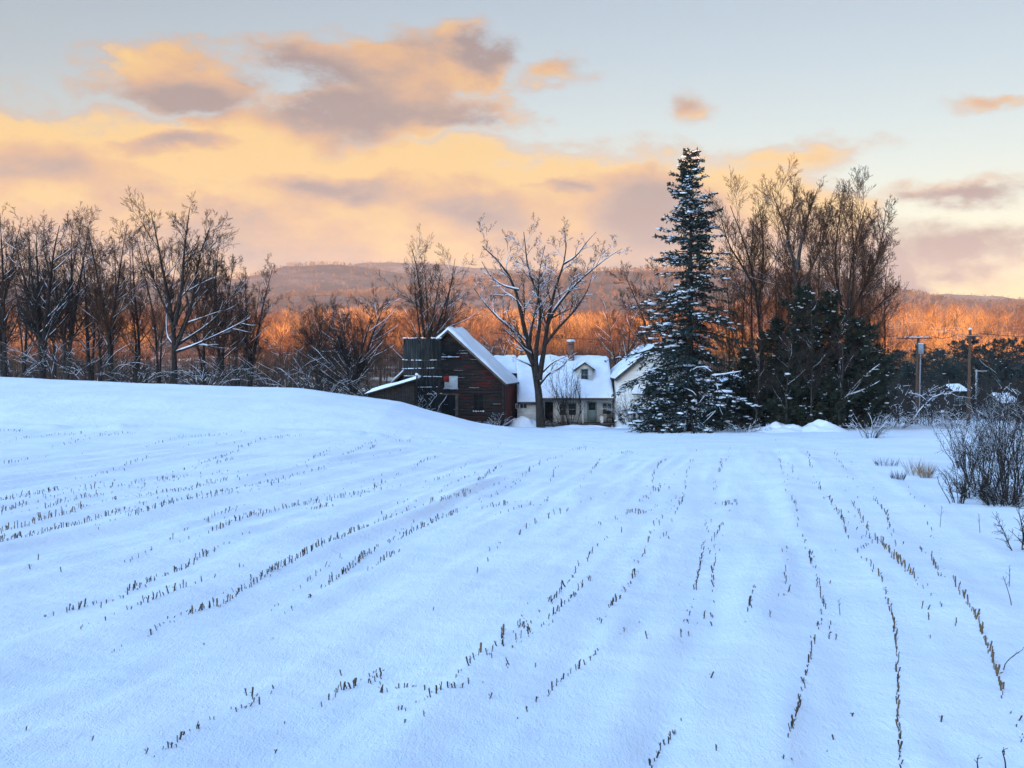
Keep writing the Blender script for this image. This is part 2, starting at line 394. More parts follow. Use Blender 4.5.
# unseen ridge added behind the viewpoint, shaped to keep the low sun off the field
rx = np.linspace(-1500, 1500, 220); ry = np.linspace(-330, -70, 40)
gy, gx = np.meshgrid(ry, rx, indexing='ij')
prof = np.clip(1 - np.abs(gy + 170) / 105, 0, 1); prof = prof * prof * (3 - 2 * prof)
gz = -3 + (41.0 + 3.0 * fbm(gx / 90, gx * 0 + 2.2, 3)) * prof + 1.5 * fbm(gx / 15, gy / 15, 3) * prof
grid(gx, gy, gz, 'hill', M['sunblock'])

def hill_mesh(sky_pts, d, front_w, back_w, base, rough):
    pxs = np.linspace(-700, 1724, 420)
    ytop = np.interp(pxs, [p[0] for p in sky_pts], [p[1] for p in sky_pts])
    t = np.r_[np.linspace(-1, 0, 70), np.linspace(.04, 1, 16)]
    tt_, pp = np.meshgrid(t, pxs, indexing='ij')
    dist = d + np.where(tt_ < 0, tt_ * front_w, tt_ * back_w)
    x = (pp - 512) / F * d * (1 + .55 * (dist / d - 1)); y = dist
    ztop = (350 - ytop)[None, :] / F * d
    p_ = 1 - np.abs(tt_); p_ = p_ * p_ * (3 - 2 * p_) * .6 + p_ * .4
    n = fbm(x / 420, y / 420, 5) * (1 - p_ ** 6 * .8)
    z = base + (ztop - base) * p_ + rough * n * (p_ * 1.2 + .1) + rough * .10 * fbm(x / 60, y / 60, 3)
    return x, y, z
HILLS = [
    ([(-700, 285), (0, 290), (150, 285), (230, 280), (265, 274), (290, 266), (330, 265), (372, 268), (400, 274), (470, 282), (560, 276), (620, 280), (800, 292), (1000, 305), (1724, 300)], 2300, 1100, 700, 0, 42),
    ([(-700, 300), (100, 305), (300, 296), (420, 287), (480, 277), (540, 271), (600, 268), (650, 269), (720, 274), (820, 286), (890, 296), (940, 306), (1000, 309), (1100, 306), (1724, 300)], 1650, 750, 500, 0, 34),
    ([(-700, 280), (200, 285), (300, 276), (360, 263), (420, 262), (480, 268), (700, 280), (860, 288), (915, 298), (960, 297), (1024, 299), (1300, 290), (1724, 288)], 3200, 1200, 700, 0, 50),
]
hm = []
for hp in HILLS:
    x, y, z = hill_mesh(*hp); hm.append((x, y, z)); grid(x, y, z, 'hill', M['hillside'])

# ------------------------------------------------------------------ branching
def unit(v): return v / (np.linalg.norm(v, axis=-1, keepdims=True) + 1e-9)
def spawn(P, R, n, t0, t1, ang, lenf, rf, m, up, wig, rng, minr=.012, lmin=.15, flat=None):
    N_, M_, _ = P.shape
    plen = np.linalg.norm(np.diff(P, axis=1), axis=2).sum(1)
    t = (t0 + (t1 - t0) * (np.arange(n)[None, :] + rng.random((N_, n))) / n)
    f = t * (M_ - 1); i = np.minimum(f.astype(int), M_ - 2); fr = (f - i)[..., None]
    ar = np.arange(N_)[:, None]
    p = P[ar, i] * (1 - fr) + P[ar, i + 1] * fr
    r = R[ar, i] * (1 - fr[..., 0]) + R[ar, i + 1] * fr[..., 0]
    T = unit(P[ar, i + 1] - P[ar, i])
    v = rng.normal(size=T.shape); v -= (v * T).sum(-1, keepdims=True) * T; v = unit(v)
    a = np.radians(ang[0] + (ang[1] - ang[0]) * rng.random(t.shape))[..., None]
    d = unit(np.cos(a) * T + np.sin(a) * v + np.array([0, 0, up]))
    ln = np.maximum(plen[:, None] * lenf * (1.15 - .72 * t) * rng.uniform(.55, 1.25, t.shape), lmin)
    ref = np.percentile(plen, 50) if N_ > 8 else plen.min()
    keep = (rng.random(t.shape) < np.clip((plen / ref) ** 1.1, .04, 1)[:, None]).ravel()
    p, d, ln, r = p.reshape(-1, 3)[keep], d.reshape(-1, 3)[keep], ln.ravel()[keep], r.ravel()[keep]
    K = len(p); out = np.zeros((K, m, 3)); out[:, 0] = p
    for k in range(1, m):
        out[:, k] = out[:, k - 1] + d * (ln / (m - 1))[:, None]
        d = unit(d + rng.normal(size=d.shape) * wig + np.array([0, 0, up * .45]))
    r0 = np.maximum(r * rf, minr)
    R2 = r0[:, None] * (1 - np.linspace(0, 1, m)[None, :] ** 1.2 * .75); R2 = np.maximum(R2, minr * .8)
    return out, R2

def resample(pts, m, rng=None, wob=0):
    pts = np.asarray(pts, float)
    sg = np.r_[0, np.cumsum(np.linalg.norm(np.diff(pts, axis=0), axis=1))]
    t = np.linspace(0, sg[-1], m)
    o = np.stack([np.interp(t, sg, pts[:, k]) for k in range(3)], 1)
    o[1:-1] = .25 * o[:-2] + .5 * o[1:-1] + .25 * o[2:]
    if rng is not None and wob: o[1:] += rng.normal(size=(m - 1, 3)) * wob
    return o

def snow_on(mb, P, R, amt, rng, k=5, zmax=1e9):
    """snow lying along the upper side of branches, thin where they stand upright"""
    T = np.gradient(P, axis=1); T = unit(T)
    lie = np.sqrt(np.clip(1 - T[..., 2] ** 2, 0, 1))
    rs = R * (.35 + .65 * lie) * amt + .012 * lie * amt
    keep = rng.random(len(P)) < .85
    Q = P + np.array([-.12, -.25, .9]) * (R * .75 + rs * .3)[..., None] * (.35 + .65 * lie[..., None])
    rs = rs * (.6 + .5 * rng.random(rs.shape)); rs[:, 0] *= .5; rs[:, -1] *= .3
    if keep.any(): tubes(mb, Q[keep], rs[keep], k)

def finish_tree(name, label, cat, base, trunks, levels, bark, twig, rng, snow=0.0, snow_levels=2, group=None, minr=.0105):
    """trunks: list of (polyline, radii) at world position; levels: spawn parameters, fine to finer"""
    root = thing(name, label, cat, base, group=group)
    off = np.array(base)
    tm, cm, sm = MB(), MB(), MB()
    first = True
    m = max(len(t[0]) for t in trunks)
    P = np.stack([resample(t[0], m) for t in trunks]) - off
    R = np.stack([np.interp(np.linspace(0, 1, m), np.linspace(0, 1, len(t[1])), t[1]) for t in trunks])
    tubes(tm, P, R, 9)
    if snow: snow_on(sm, P, R, snow * .8, rng, 6)
    cur = (P, R)
    for li, lv in enumerate(levels):
        cur = spawn(cur[0], cur[1], rng=rng, minr=minr, **lv)
        tubes(cm, cur[0], cur[1], 5 if li == 0 else (4 if li == 1 else 3))
        if snow and li < snow_levels: snow_on(sm, cur[0], cur[1], snow, rng, 4)
    tm.build('trunk', bark, root, smooth=True)
    cm.build('crown', twig, root, smooth=True)
    if sm.n: sm.build('snow', M['branchsnow'], root, smooth=True)
    return root

def LV(n, t0, t1, ang, lenf, rf, m, up, wig): return dict(n=n, t0=t0, t1=t1, ang=ang, lenf=lenf, rf=rf, m=m, up=up, wig=wig)

def auto_tree(label, px, Y, top, spread, stems=1, r=.2, snow=.9, bark='bark', twig='twig', seed=1, fork=.25, name='bare_tree', n1=15, low=.22, group=None, fine=5, lean=0, up=.14, snow_levels=1, sink=.3):
    rng = np.random.default_rng(seed)
    b = gbase(px, Y); b.z -= sink
    H = (at(px, top, Y)[2] - b.z) * .93
    sw = spread / F * Y
    trunks = []
    if name == 'bare_tree' and Y < 117: stems += 2 if stems > 1 else 1
    for k in range(stems):
        a = (k + rng.random() * .6) / max(stems, 1) * 2 * math.pi + seed
        out = np.array([math.cos(a), math.sin(a) * .8]) * sw * (.62 if stems > 1 else .1) * rng.uniform(.55, 1.25) + np.array([lean / F * Y, 0])
        hh = H * rng.uniform(.84, 1.0) if k else H
        z = np.linspace(0, 1, 9)
        f = np.clip((z - fork) / (1 - fork), 0, 1) ** 1.25 if stems > 1 else z ** 1.2
        pts = np.stack([b.x + out[0] * f, b.y + out[1] * f, b.z + hh * z], 1)
        pts[1:, :2] += np.cumsum(rng.normal(size=(8, 2)) * H * .008, axis=0)
        rr = r * (1 if k == 0 else rng.uniform(.6, .9))
        trunks.append((pts, [rr * 1.25, rr, rr * .85, rr * .6, rr * .35, rr * .12]))
    l1 = sw / H * (1.7 if stems == 1 else 1.2)
    lv = [LV(n1 + 2, low, .99, (28, 64), max(l1, .30), .5, 8, up, .09), LV(8, .12, .99, (25, 56), .50, .55, 6, up * .8, .11), LV(fine, .12, 1, (22, 52), .54, .6, 5, up * .5, .12), LV(4, .15, 1, (20, 52), .60, .7, 3, up * .3, .12)]
    return finish_tree(name, label, 'tree', tuple(b), trunks, lv, M[bark], M[twig], rng, snow, snow_levels, group)

def shrub(label, px, Y, hgt, wid, n=18, snow=.8, seed=1, twig='darktwig', name='bare_shrub', group=None, r=.025, lv=None, cat='shrub', py=None, arch=.12):
    rng = np.random.default_rng(seed)
    if py is not None:
        g = ground_at(px, py); b = Vector(g)
    else: b = gbase(px, Y)
    root = thing(name, label, cat, tuple(b), group=group)
    cm, sm = MB(), MB()
    a = rng.random(n) * 2 * math.pi; rad = np.sqrt(rng.random(n))
    P = np.zeros((n, 7, 3)); P[:, 0] = np.stack([np.cos(a) * rad * wid * .25, np.sin(a) * rad * wid * .25, -.1 + 0 * a], 1)
    d = unit(np.stack([np.cos(a) * rad * wid / hgt * .7, np.sin(a) * rad * wid / hgt * .7, np.ones(n)], 1))
    ln = hgt * rng.uniform(.55, 1.1, n)
    for k in range(1, 7):
        P[:, k] = P[:, k - 1] + d * (ln / 6)[:, None]
        d = unit(d + rng.normal(size=d.shape) * .13 + np.stack([np.cos(a), np.sin(a), -np.ones(n)], 1) * arch * .5)
    P[:, 0, 2] = [float(h(b.x + p[0], b.y + p[1])) - b.z - .1 for p in P[:, 0]]
    R = r * rng.uniform(.6, 1.2, n)[:, None] * np.linspace(1, .35, 7)[None]
    tubes(cm, P, R, 4)
    if snow: snow_on(sm, P, R, snow, rng, 4)
    cur = (P, R)
    for li, v in enumerate(lv or [LV(7, .15, 1, (25, 60), .38, .6, 4, .08, .2), LV(4, .1, 1, (25, 60), .45, .7, 3, .05, .25)]):
        cur = spawn(cur[0], cur[1], rng=rng, minr=r * .28, **v); tubes(cm, cur[0], cur[1], 3)
        if snow and li == 0: snow_on(sm, cur[0], cur[1], snow, rng, 3)
    cm.build('branches', M[twig], root, smooth=True)
    if sm.n: sm.build('snow', M['branchsnow'], root, smooth=True)
    return root

def limb_tree(name, label, px, Y, limbs, levels, bark, twig, seed, snow, depth=1.5, base_y=None, snow_levels=2, group=None):
    """a tree whose main limbs follow the photograph: limbs = ([(px,py)...], r0, r1)"""
    rng = np.random.default_rng(seed)
    b = gbase(px, Y)
    trunks = []
    for pts, r0, r1 in limbs:
        dz = rng.uniform(-1, 1) * depth
        n = len(pts)
        w3 = []
        for i, (x_, y_) in enumerate(pts):
            f = 0 if i == 0 else (i / (n - 1)) ** .9
            w3.append(at(x_, y_, Y + dz * f))
        w3 = np.array(w3)
        if abs(pts[0][1] - limbs[0][0][0][1]) < 6: w3[0, 2] = float(h(w3[0, 0], w3[0, 1])) - .25
        m = 11; t = np.linspace(0, 1, m)
        trunks.append((resample(w3, m, rng, .02), list(r0 + (r1 - r0) * t ** .8)))
    return finish_tree(name, label, 'tree', tuple(b), trunks, levels, bark, twig, rng, snow, snow_levels, group)

# ------------------------------------------------------------------ bare trees on the left
T = auto_tree
T('tall bare hardwood at the left picture edge among the hedgerow trees', 4, 104, 203, 45, 3, .20, seed=11)
T('bare tree with a bent dark trunk, second from the left edge', 42, 99, 214, 42, 2, .24, seed=12, lean=-8, twig='darktwig')
T('bare tree with upright snowy forks behind the bent dark trunk', 66, 104, 207, 38, 3, .2, seed=13, bark='greybark')
T('slim bare tree between the bent trunk and the twin brown crowns', 92, 108, 222, 30, 1, .17, seed=14, n1=18)
T('bare tree with dense brown twigs left of the tall broad crown', 112, 101, 213, 34, 2, .18, seed=15, twig='redtwig')
T('thin bare tree squeezed against the tall broad crown', 136, 106, 226, 26, 1, .15, seed=16, n1=18, twig='redtwig')
limb_tree('bare_tree', 'tallest bare tree on the left, broad crown above the snowy mound', 174, 98,
  [([(174, 381), (174, 350), (175, 325), (166, 290), (160, 255), (155, 228), (151, 212)], .30, .03), ([(175, 325), (182, 290), (184, 250), (188, 222), (190, 208)], .22, .03),
   ([(174, 352), (192, 310), (196, 270), (204, 240), (213, 220)], .20, .03), ([(175, 330), (164, 305), (150, 270), (143, 235)], .14, .025),
   ([(177, 345), (202, 330), (222, 312), (240, 285)], .15, .03), ([(176, 352), (196, 345), (228, 330), (250, 318)], .13, .03)],
  [LV(16, .2, .98, (24, 58), .36, .5, 7, .14, .10), LV(9, .15, 1, (20, 54), .50, .55, 6, .12, .12), LV(5, .12, 1, (20, 50), .56, .6, 5, .08, .13), LV(4, .2, 1, (18, 45), .6, .7, 3, .06, .14)],
  M['bark'], M['twig'], 21, .9, 2.5, snow_levels=1)
T('bare tree with rounded crown right of the tallest left tree', 222, 103, 236, 34, 2, .17, seed=17)
T('lowest rounded bare tree at the right end of the left hedgerow', 250, 105, 262, 30, 2, .15, seed=18, twig='redtwig', snow=1.0)
T('small bare tree loaded with snow on arching limbs left of the silo', 352, 94, 290, 45, 3, .15, seed=19, snow=.95, fork=.1, up=.05, twig='darktwig', snow_levels=1)
T('low dark bare tree between the orange woods and the snow-loaded tree', 318, 112, 300, 36, 3, .14, seed=20, snow=.9, fork=.1, twig='redtwig')
T('bare tree with a full rounded crown rising behind the silo', 428, 112, 236, 50, 4, .22, seed=22, snow=1.0, fork=.3, n1=14)
T('small bare tree standing behind the house roof right of the chimney', 622, 118, 303, 32, 3, .15, seed=23, snow=1.2, fork=.2, twig='redtwig')
T('slender leaning bare tree at the left side of the spruce', 668, 100, 262, 40, 2, .14, seed=24, snow=.7, fork=.2, lean=-28, twig='twig')
T('thin snow-dusted tree behind the barn ridge', 497, 120, 325, 20, 2, .12, seed=25, snow=1.6, fork=.2, twig='redtwig')
T('far thin bare tree filling the gap at the left picture edge', 22, 118, 218, 30, 2, .15, seed=26, n1=18)
T('far bare tree between the bent trunk and the snowy forks', 54, 120, 228, 30, 2, .15, seed=27, n1=18, twig='redtwig')
T('far bare tree just left of the brown dense-twigged tree', 101, 122, 232, 30, 2, .15, seed=28, n1=18)
T('far bare tree showing through the tallest left crown', 158, 122, 226, 30, 2, .15, seed=29, n1=18, twig='redtwig')
T('far bare tree behind the right half of the tallest left crown', 205, 118, 222, 32, 2, .16, seed=30, n1=18)
T('far low bare tree in the gap left of the rounded crowns', 236, 124, 258, 26, 2, .14, seed=33, n1=18, twig='redtwig')
S = shrub
for i, (px, Y, hg, wd, lb) in enumerate([
    (12, 95, 3.6, 5, 'snow-laden shrub thicket at the foot of the leftmost tree'), (55, 94, 3.2, 5, 'snow-laden shrub under the bent dark trunk'),
    (95, 96, 3.4, 5, 'arching snow-covered shrub between the bent trunk and the broad-crowned tree'), (135, 94, 2.6, 4, 'low snow-covered shrub just left of the tallest left tree'),
    (205, 95, 2.9, 5, 'snow-covered shrub just right of the tallest left tree trunk'), (243, 97, 2.6, 4, 'small snow-covered shrub at the right end of the hedgerow'),
    (285, 96, 3.6, 5, 'twiggy bluish shrub left of the snow-loaded small tree'), (318, 93, 3.6, 5, 'wide shrub with white arching branches beside the small snow-loaded tree'),
    (382, 93, 4.2, 4.5, 'tall snowy shrub close to the lean-to shed')]):
    S(lb, px, Y, hg * (1.1 + .5 * ((i * 7) % 4) / 3), wd * 1.2, 13, .62, 40 + i, 'blacktwig', group='snowy shrubs along the mound', r=.045, arch=.2, lv=[LV(5, .2, 1, (25, 60), .42, .55, 5, .06, .2), LV(5, .1, 1, (25, 60), .45, .6, 4, .05, .22), LV(3, .1, 1, (25, 60), .5, .7, 3, .05, .22)])

# ------------------------------------------------------------------ bare tree in front of the house
limb_tree('bare_tree', 'big open-crowned bare tree with white-topped limbs in front of the house', 541, 93,
  [([(541, 424), (540, 400), (539, 384), (537, 374), (533, 362), (529, 344), (520, 322), (519, 290), (506, 262), (492, 254), (482, 246)], .42, .03),
   ([(533, 364), (529, 356), (520, 336), (506, 324), (495, 316), (484, 302), (474, 288)], .20, .03),
   ([(537, 376), (534, 345), (541, 326), (544, 305), (532, 282), (524, 262), (528, 242), (524, 232)], .24, .025),
   ([(539, 380), (542, 362), (546, 336), (548, 318), (554, 290), (564, 264), (570, 250), (565, 234)], .27, .025),
   ([(546, 330), (552, 310), (569, 291), (586, 274), (604, 262), (609, 254), (622, 249)], .17, .02),
   ([(545, 345), (555, 331), (564, 322), (577, 308), (588, 292), (592, 276)], .15, .02),
   ([(540, 384), (547, 374), (561, 368), (569, 359), (573, 352)], .13, .03), ([(543, 372), (553, 362), (567, 356)], .09, .03),
   ([(531, 366), (524, 362), (512, 357)], .08, .02), ([(529, 346), (532, 322), (540, 300), (538, 275), (545, 245)], .13, .02),
   ([(519, 290), (502, 286), (490, 276), (482, 262)], .10, .02), ([(564, 264), (578, 255), (588, 240), (596, 232)], .09, .02)],
  [LV(10, .25, .99, (28, 60), .32, .45, 7, .12, .16), LV(7, .2, 1, (25, 55), .5, .55, 6, .1, .18), LV(5, .15, 1, (22, 55), .54, .6, 5, .05, .2), LV(3, .2, 1, (20, 50), .55, .7, 3, .03, .2)],
  M['bark'], M['twig'], 31, 1.15, 1.8)

# ------------------------------------------------------------------ bare trees behind the cedars
lvR = [LV(18, .25, .99, (20, 54), .35, .42, 8, .2, .09), LV(10, .15, 1, (20, 50), .50, .55, 6, .15, .12), LV(6, .15, 1, (20, 48), .55, .6, 5, .1, .14), LV(3, .3, 1, (18, 45), .6, .7, 3, .06, .16)]
limb_tree('bare_tree', 'tall forked bare tree rising from the middle of the dark cedars', 799, 93,
  [([(799, 436), (798, 360), (796, 288), (796, 256), (789, 236), (782, 222), (772, 192)], .34, .03), ([(797, 270), (801, 242), (808, 215), (812, 205), (818, 188)], .20, .025),
   ([(796, 262), (786, 245), (790, 215), (796, 198), (793, 184)], .14, .02), ([(797, 295), (815, 262), (826, 230), (832, 205)], .14, .02)], lvR, M['greybark'], M['redtwig'], 51, .35, 2.5)
limb_tree('bare_tree', 'bare tree leaning left between the spruce and the cedars', 763, 95,
  [([(763, 434), (762, 360), (758, 296), (747, 245), (737, 222), (730, 206)], .25, .025), ([(757, 292), (745, 270), (728, 245), (720, 215)], .13, .02), ([(759, 300), (764, 255), (762, 222), (758, 200)], .15, .02)],
  lvR, M['bark'], M['redtwig'], 52, .4, 2)
limb_tree('bare_tree', 'many-stemmed bare tree fanning out at the right end of the cedars', 845, 91,
  [([(845, 438), (846, 370), (847, 313), (850, 267), (860, 220), (866, 202)], .22, .02), ([(846, 330), (838, 290), (834, 255), (839, 222), (841, 200)], .17, .02),
   ([(847, 330), (860, 295), (875, 266), (888, 232)], .15, .02), ([(847, 335), (866, 318), (884, 300), (900, 285)], .11, .02), ([(846, 350), (852, 300), (855, 255), (850, 215), (853, 197)], .15, .02),
   ([(846, 320), (870, 280), (882, 245), (886, 210)], .11, .02)], lvR, M['bark'], M['redtwig'], 53, .3, 2.5)
for i, (px, top, lb) in enumerate([(742, 232, 'slim upright sapling just right of the spruce top'), (776, 205, 'slim upright sapling left of the tall forked tree'), (822, 190, 'slim upright sapling right of the tall forked tree'), (868, 222, 'slim sapling at the outer right of the fanning tree'),
    (731, 250, 'short slim sapling closest to the spruce'), (752, 215, 'slim sapling between the leaning tree and the spruce'), (788, 212, 'slim sapling just behind the tall forked trunk'), (808, 200, 'slim tall sapling crossing the right fork of the tall tree'), (834, 198, 'slim sapling at the left of the fanning tree'), (857, 205, 'slim sapling inside the fanning tree'), (880, 246, 'low slim sapling furthest right beside the road')]):
    T(lb, px, 95.5 + (i * 37 % 5), top, 18, 1, .09, seed=60 + i, snow=.25, n1=22, low=.28, up=.25, name='bare_sapling', twig='redtwig')
for i, (px, Y_, top, lb) in enumerate([(757, 86, 330, 'thin grey stem standing in front of the left cedars'), (786, 85.5, 318, 'thin pale stem in front of the tallest cedar'), (811, 85.5, 300, 'thin pale stem between the two tallest cedars'), (838, 86, 312, 'thin grey stem in front of the right cedars')]):
    T(lb, px, Y_, top, 14, 1, .07, seed=160 + i, snow=.8, n1=12, low=.2, up=.2, name='bare_sapling', twig='darktwig', bark='greybark')
limb_tree('fallen_limb', 'snow-lined dead limb arching out beside the spruce trunk', 707, 84,
  [([(694, 436), (697, 415), (699, 400), (694, 390), (684, 388)], .07, .03), ([(690, 372), (697, 365), (706, 364), (716, 372), (717, 392), (723, 408), (712, 415), (703, 424)], .07, .035), ([(712, 376), (728, 374), (742, 371)], .08, .03)],
  [LV(4, .2, .9, (30, 70), .3, .5, 4, .05, .2)], M['bark'], M['darktwig'], 71, 1.3, .6)
limb_tree('leaning_limb', 'pale snow-lined forked limb leaning out at the right edge of the cedars', 842, 87,
  [([(842, 437), (844, 410), (845, 396), (858, 382), (880, 364)], .10, .04), ([(846, 396), (862, 391), (880, 381)], .07, .03), ([(845, 398), (838, 380), (840, 350)], .06, .03)],
  [LV(4, .3, .9, (30, 70), .25, .5, 4, .05, .2)], M['greybark'], M['darktwig'], 72, 1.4, .6)

# ------------------------------------------------------------------ conifers
_t = (1 + 5 ** .5) / 2
ICO = unit(np.array([[-1, _t, 0], [1, _t, 0], [-1, -_t, 0], [1, -_t, 0], [0, -1, _t], [0, 1, _t], [0, -1, -_t], [0, 1, -_t], [_t, 0, -1], [_t, 0, 1], [-_t, 0, -1], [-_t, 0, 1]]))
ICF = np.array([[0, 11, 5], [0, 5, 1], [0, 1, 7], [0, 7, 10], [0, 10, 11], [1, 5, 9], [5, 11, 4], [11, 10, 2], [10, 7, 6], [7, 1, 8], [3, 9, 4], [3, 4, 2], [3, 2, 6], [3, 6, 8], [3, 8, 9], [4, 9, 5], [2, 4, 11], [6, 2, 10], [8, 6, 7], [9, 8, 1]])
def lumps(mb, C, S, rng, yaw=None):
    """little irregular heaps of snow: centres C [K,3], sizes S [K,3]"""
    K = len(C)
    if not K: return
    V = ICO[None] * S[:, None, :] * rng.uniform(.65, 1.25, (K, 12, 1))
    a = rng.random(K) * 6.283 if yaw is None else yaw; c, s_ = np.cos(a)[:, None], np.sin(a)[:, None]
    V = np.stack([V[..., 0] * c - V[..., 1] * s_, V[..., 0] * s_ + V[..., 1] * c, V[..., 2]], -1) + C[:, None]
    mb.add(V.reshape(-1, 3), tris=(ICF[None] + (np.arange(K) * 12)[:, None, None]).reshape(-1, 3))
def blades(mb, P, D, ln, wd, rng):
    """needle sprays: thin rhombs from P along D"""
    n = rng.normal(size=D.shape); sd = unit(np.cross(D, n)); K = len(P)
    mid = P + D * (ln * .45)[:, None]
    V = np.stack([P, mid + sd * wd[:, None] * .5, P + D * ln[:, None], mid - sd * wd[:, None] * .5], 1)
    mb.add(V.reshape(-1, 3), quads=(np.arange(4)[None] + 4 * np.arange(K)[:, None]))

def conifer(name, label, px, Y, top, half_px, nb=150, seed=1, snow=.5, mat_='spruce', droop=.35, prof=None, bare=.03, group=None, spray=1.0, sink=.2, r=.26, base_z=None, per=12, open_=0.0):
    rng = np.random.default_rng(seed)
    b = gbase(px, Y); b.z -= sink
    if base_z is not None: b.z = base_z
    H = at(px, top, Y)[2] - b.z; W = half_px / F * Y
    root = thing(name, label, 'conifer', tuple(b), group=group)
    tm, fm, sm = MB(), MB(), MB()
    tz = np.linspace(0, 1, 14)
    tubes(tm, np.stack([rng.normal(size=14) * .03, rng.normal(size=14) * .03, tz * H * .985], 1)[None], (r * (1 - tz) ** .8 + .015)[None], 8)
    fz = bare + (1 - bare) * (np.sort(rng.random(nb)) * .25 + np.linspace(0, 1, nb) * .75) ** (1.0)
    prof = prof or (lambda f: (1 - f) ** .8)
    m = 7
    a = rng.random(nb) * 6.283
    L_ = W * prof(fz) * rng.uniform(.5, 1.2, nb) + .18
    L_ *= 1 + .22 * vnoise(a * 1.3 + seed, fz * 9) * 2
    gap = rng.random(nb) < open_; L_[gap] *= .45
    hd = np.stack([np.cos(a), np.sin(a)], 1)
    fz = np.clip(fz + rng.normal(size=nb) * .012, .01, 1)
    P = np.zeros((nb, m, 3)); s_ = np.linspace(0, 1, m)
    dr = droop * rng.uniform(.6, 1.3, nb) * (1 - fz * .9)
    P[:, :, :2] = hd[:, None, :] * (L_[:, None] * s_)[..., None]
    P[:, :, 2] = (fz * H)[:, None] + L_[:, None] * (.25 * s_[None] - (dr + .25)[:, None] * (s_[None] ** 1.5) + .22 * np.maximum(s_[None] - .65, 0) + (fz[:, None] ** 3) * .6 * s_[None])
    R = np.maximum(.02 + .012 * L_, .012)[:, None] * (1 - .8 * s_[None])
    tubes(tm, P, R, 4)
    # sprays
    K = per
    t = np.clip(rng.random((nb, K)) ** .75 * .95 + .05, 0, 1); f = t * (m - 1); i = np.minimum(f.astype(int), m - 2); fr = (f - i)[..., None]
    ar = np.arange(nb)[:, None]
    p = P[ar, i] * (1 - fr) + P[ar, i + 1] * fr
    T_ = unit(P[ar, i + 1] - P[ar, i])
    side = np.cross(T_, np.array([0, 0, 1.])) * np.where(rng.random((nb, K)) < .5, -1, 1)[..., None]
    twl = (.30 + .26 * L_[:, None] * (1.05 - t)) * rng.uniform(.6, 1.2, t.shape)
    D0 = unit(T_ * .75 + side * rng.uniform(.3, 1.0, t.shape)[..., None] + np.array([0, 0, -.22]) + rng.normal(size=T_.shape) * .15)
    p, D0, twl = p.reshape(-1, 3), D0.reshape(-1, 3), twl.ravel()
    for q in range(5):
        u = rng.random(len(p))
        st = p + D0 * (twl * u * .85)[:, None]
        D = unit(D0 * .8 + rng.normal(size=D0.shape) * .45)
        blades(fm, st, D, np.maximum(twl * .5, .2) * rng.uniform(.7, 1.2, len(p)) * spray, rng.uniform(.05, .11, len(p)) * (.8 + .4 * spray), rng)
    if snow:
        heavy = np.repeat(np.clip(.55 + 2.2 * vnoise(a * 1.7 + 4.1 * seed, fz * 14), .05, 1.6), K)
        k = rng.random(len(p)) < snow * .50 * heavy
        q = p[k] + D0[k] * (twl[k] * rng.uniform(.2, .9, k.sum()))[:, None] + np.array([0, 0, .04])
        sc_ = rng.uniform(.35, 1.1, k.sum()) * np.where(rng.random(k.sum()) < .18, 1.9, 1) * (.45 + .55 * np.minimum(twl[k], 1.0))
        lumps(sm, q, np.stack([.32 * sc_, .13 * sc_, .05 * sc_ + .015], 1) * (.9 + .2 * spray), rng, np.arctan2(D0[k][:, 1], D0[k][:, 0]))
        sm.build('snow', M['branchsnow'], root, smooth=True)
    tm.build('trunk', M['bark'], root, smooth=True)
    fm.build('crown', M[mat_], root)
    return root

def spruce_prof(f):
    return np.interp(f, [0, .05, .12, .25, .4, .55, .7, .82, .92, 1], [.85, .95, 1.0, .90, .72, .56, .42, .28, .16, .04])
conifer('spruce_tree', 'tall pointed spruce laden with snow, standing right of the white gable', 690, 87, 154, 68, 390, 81, .95, 'spruce', .5, spruce_prof, .05, spray=1.15, r=.30, per=17, open_=.18)
conifer('young_spruce', 'small bushy spruce loaded with snow at the left foot of the tall spruce', 656, 85.5, 372, 33, 110, 82, .9, 'spruce', .3, lambda f: (1 - f) ** .7, .03, r=.08, per=13)

def cedar_prof(f): return np.interp(f, [0, .1, .3, .6, .85, 1], [.7, .95, 1, .85, .5, .08])
for i, (px, Y, top, hw, nb, lb) in enumerate([
    (748, 90, 352, 26, 100, 'low dark cedar next to the spruce trunk'), (776, 91, 322, 28, 130, 'dark cedar left of the middle of the cedar clump'),
    (802, 89, 290, 30, 165, 'tallest dark cedar in the middle of the clump'), (830, 90, 294, 28, 160, 'tall dark cedar right of the middle one'),
    (856, 88.5, 322, 30, 140, 'broad dark cedar at the right end of the clump, beside the road'), (724, 92, 384, 24, 70, 'short dark cedar behind the spruce trunk'),
    (872, 92, 348, 24, 100, 'lower dark cedar behind the right end of the clump'), (788, 86.5, 372, 24, 90, 'short dark cedar in front of the tall middle ones'),
    (823, 86.5, 378, 24, 90, 'short dark cedar above the right-hand snow pile')]):
    conifer('cedar_tree', lb, px, Y, top, hw * 1.05, int(nb * 1.1), 90 + i, .12, 'cedar', -.55, cedar_prof, .02, 'dark cedars in a clump', 1.25, r=.12, per=15, open_=.2)

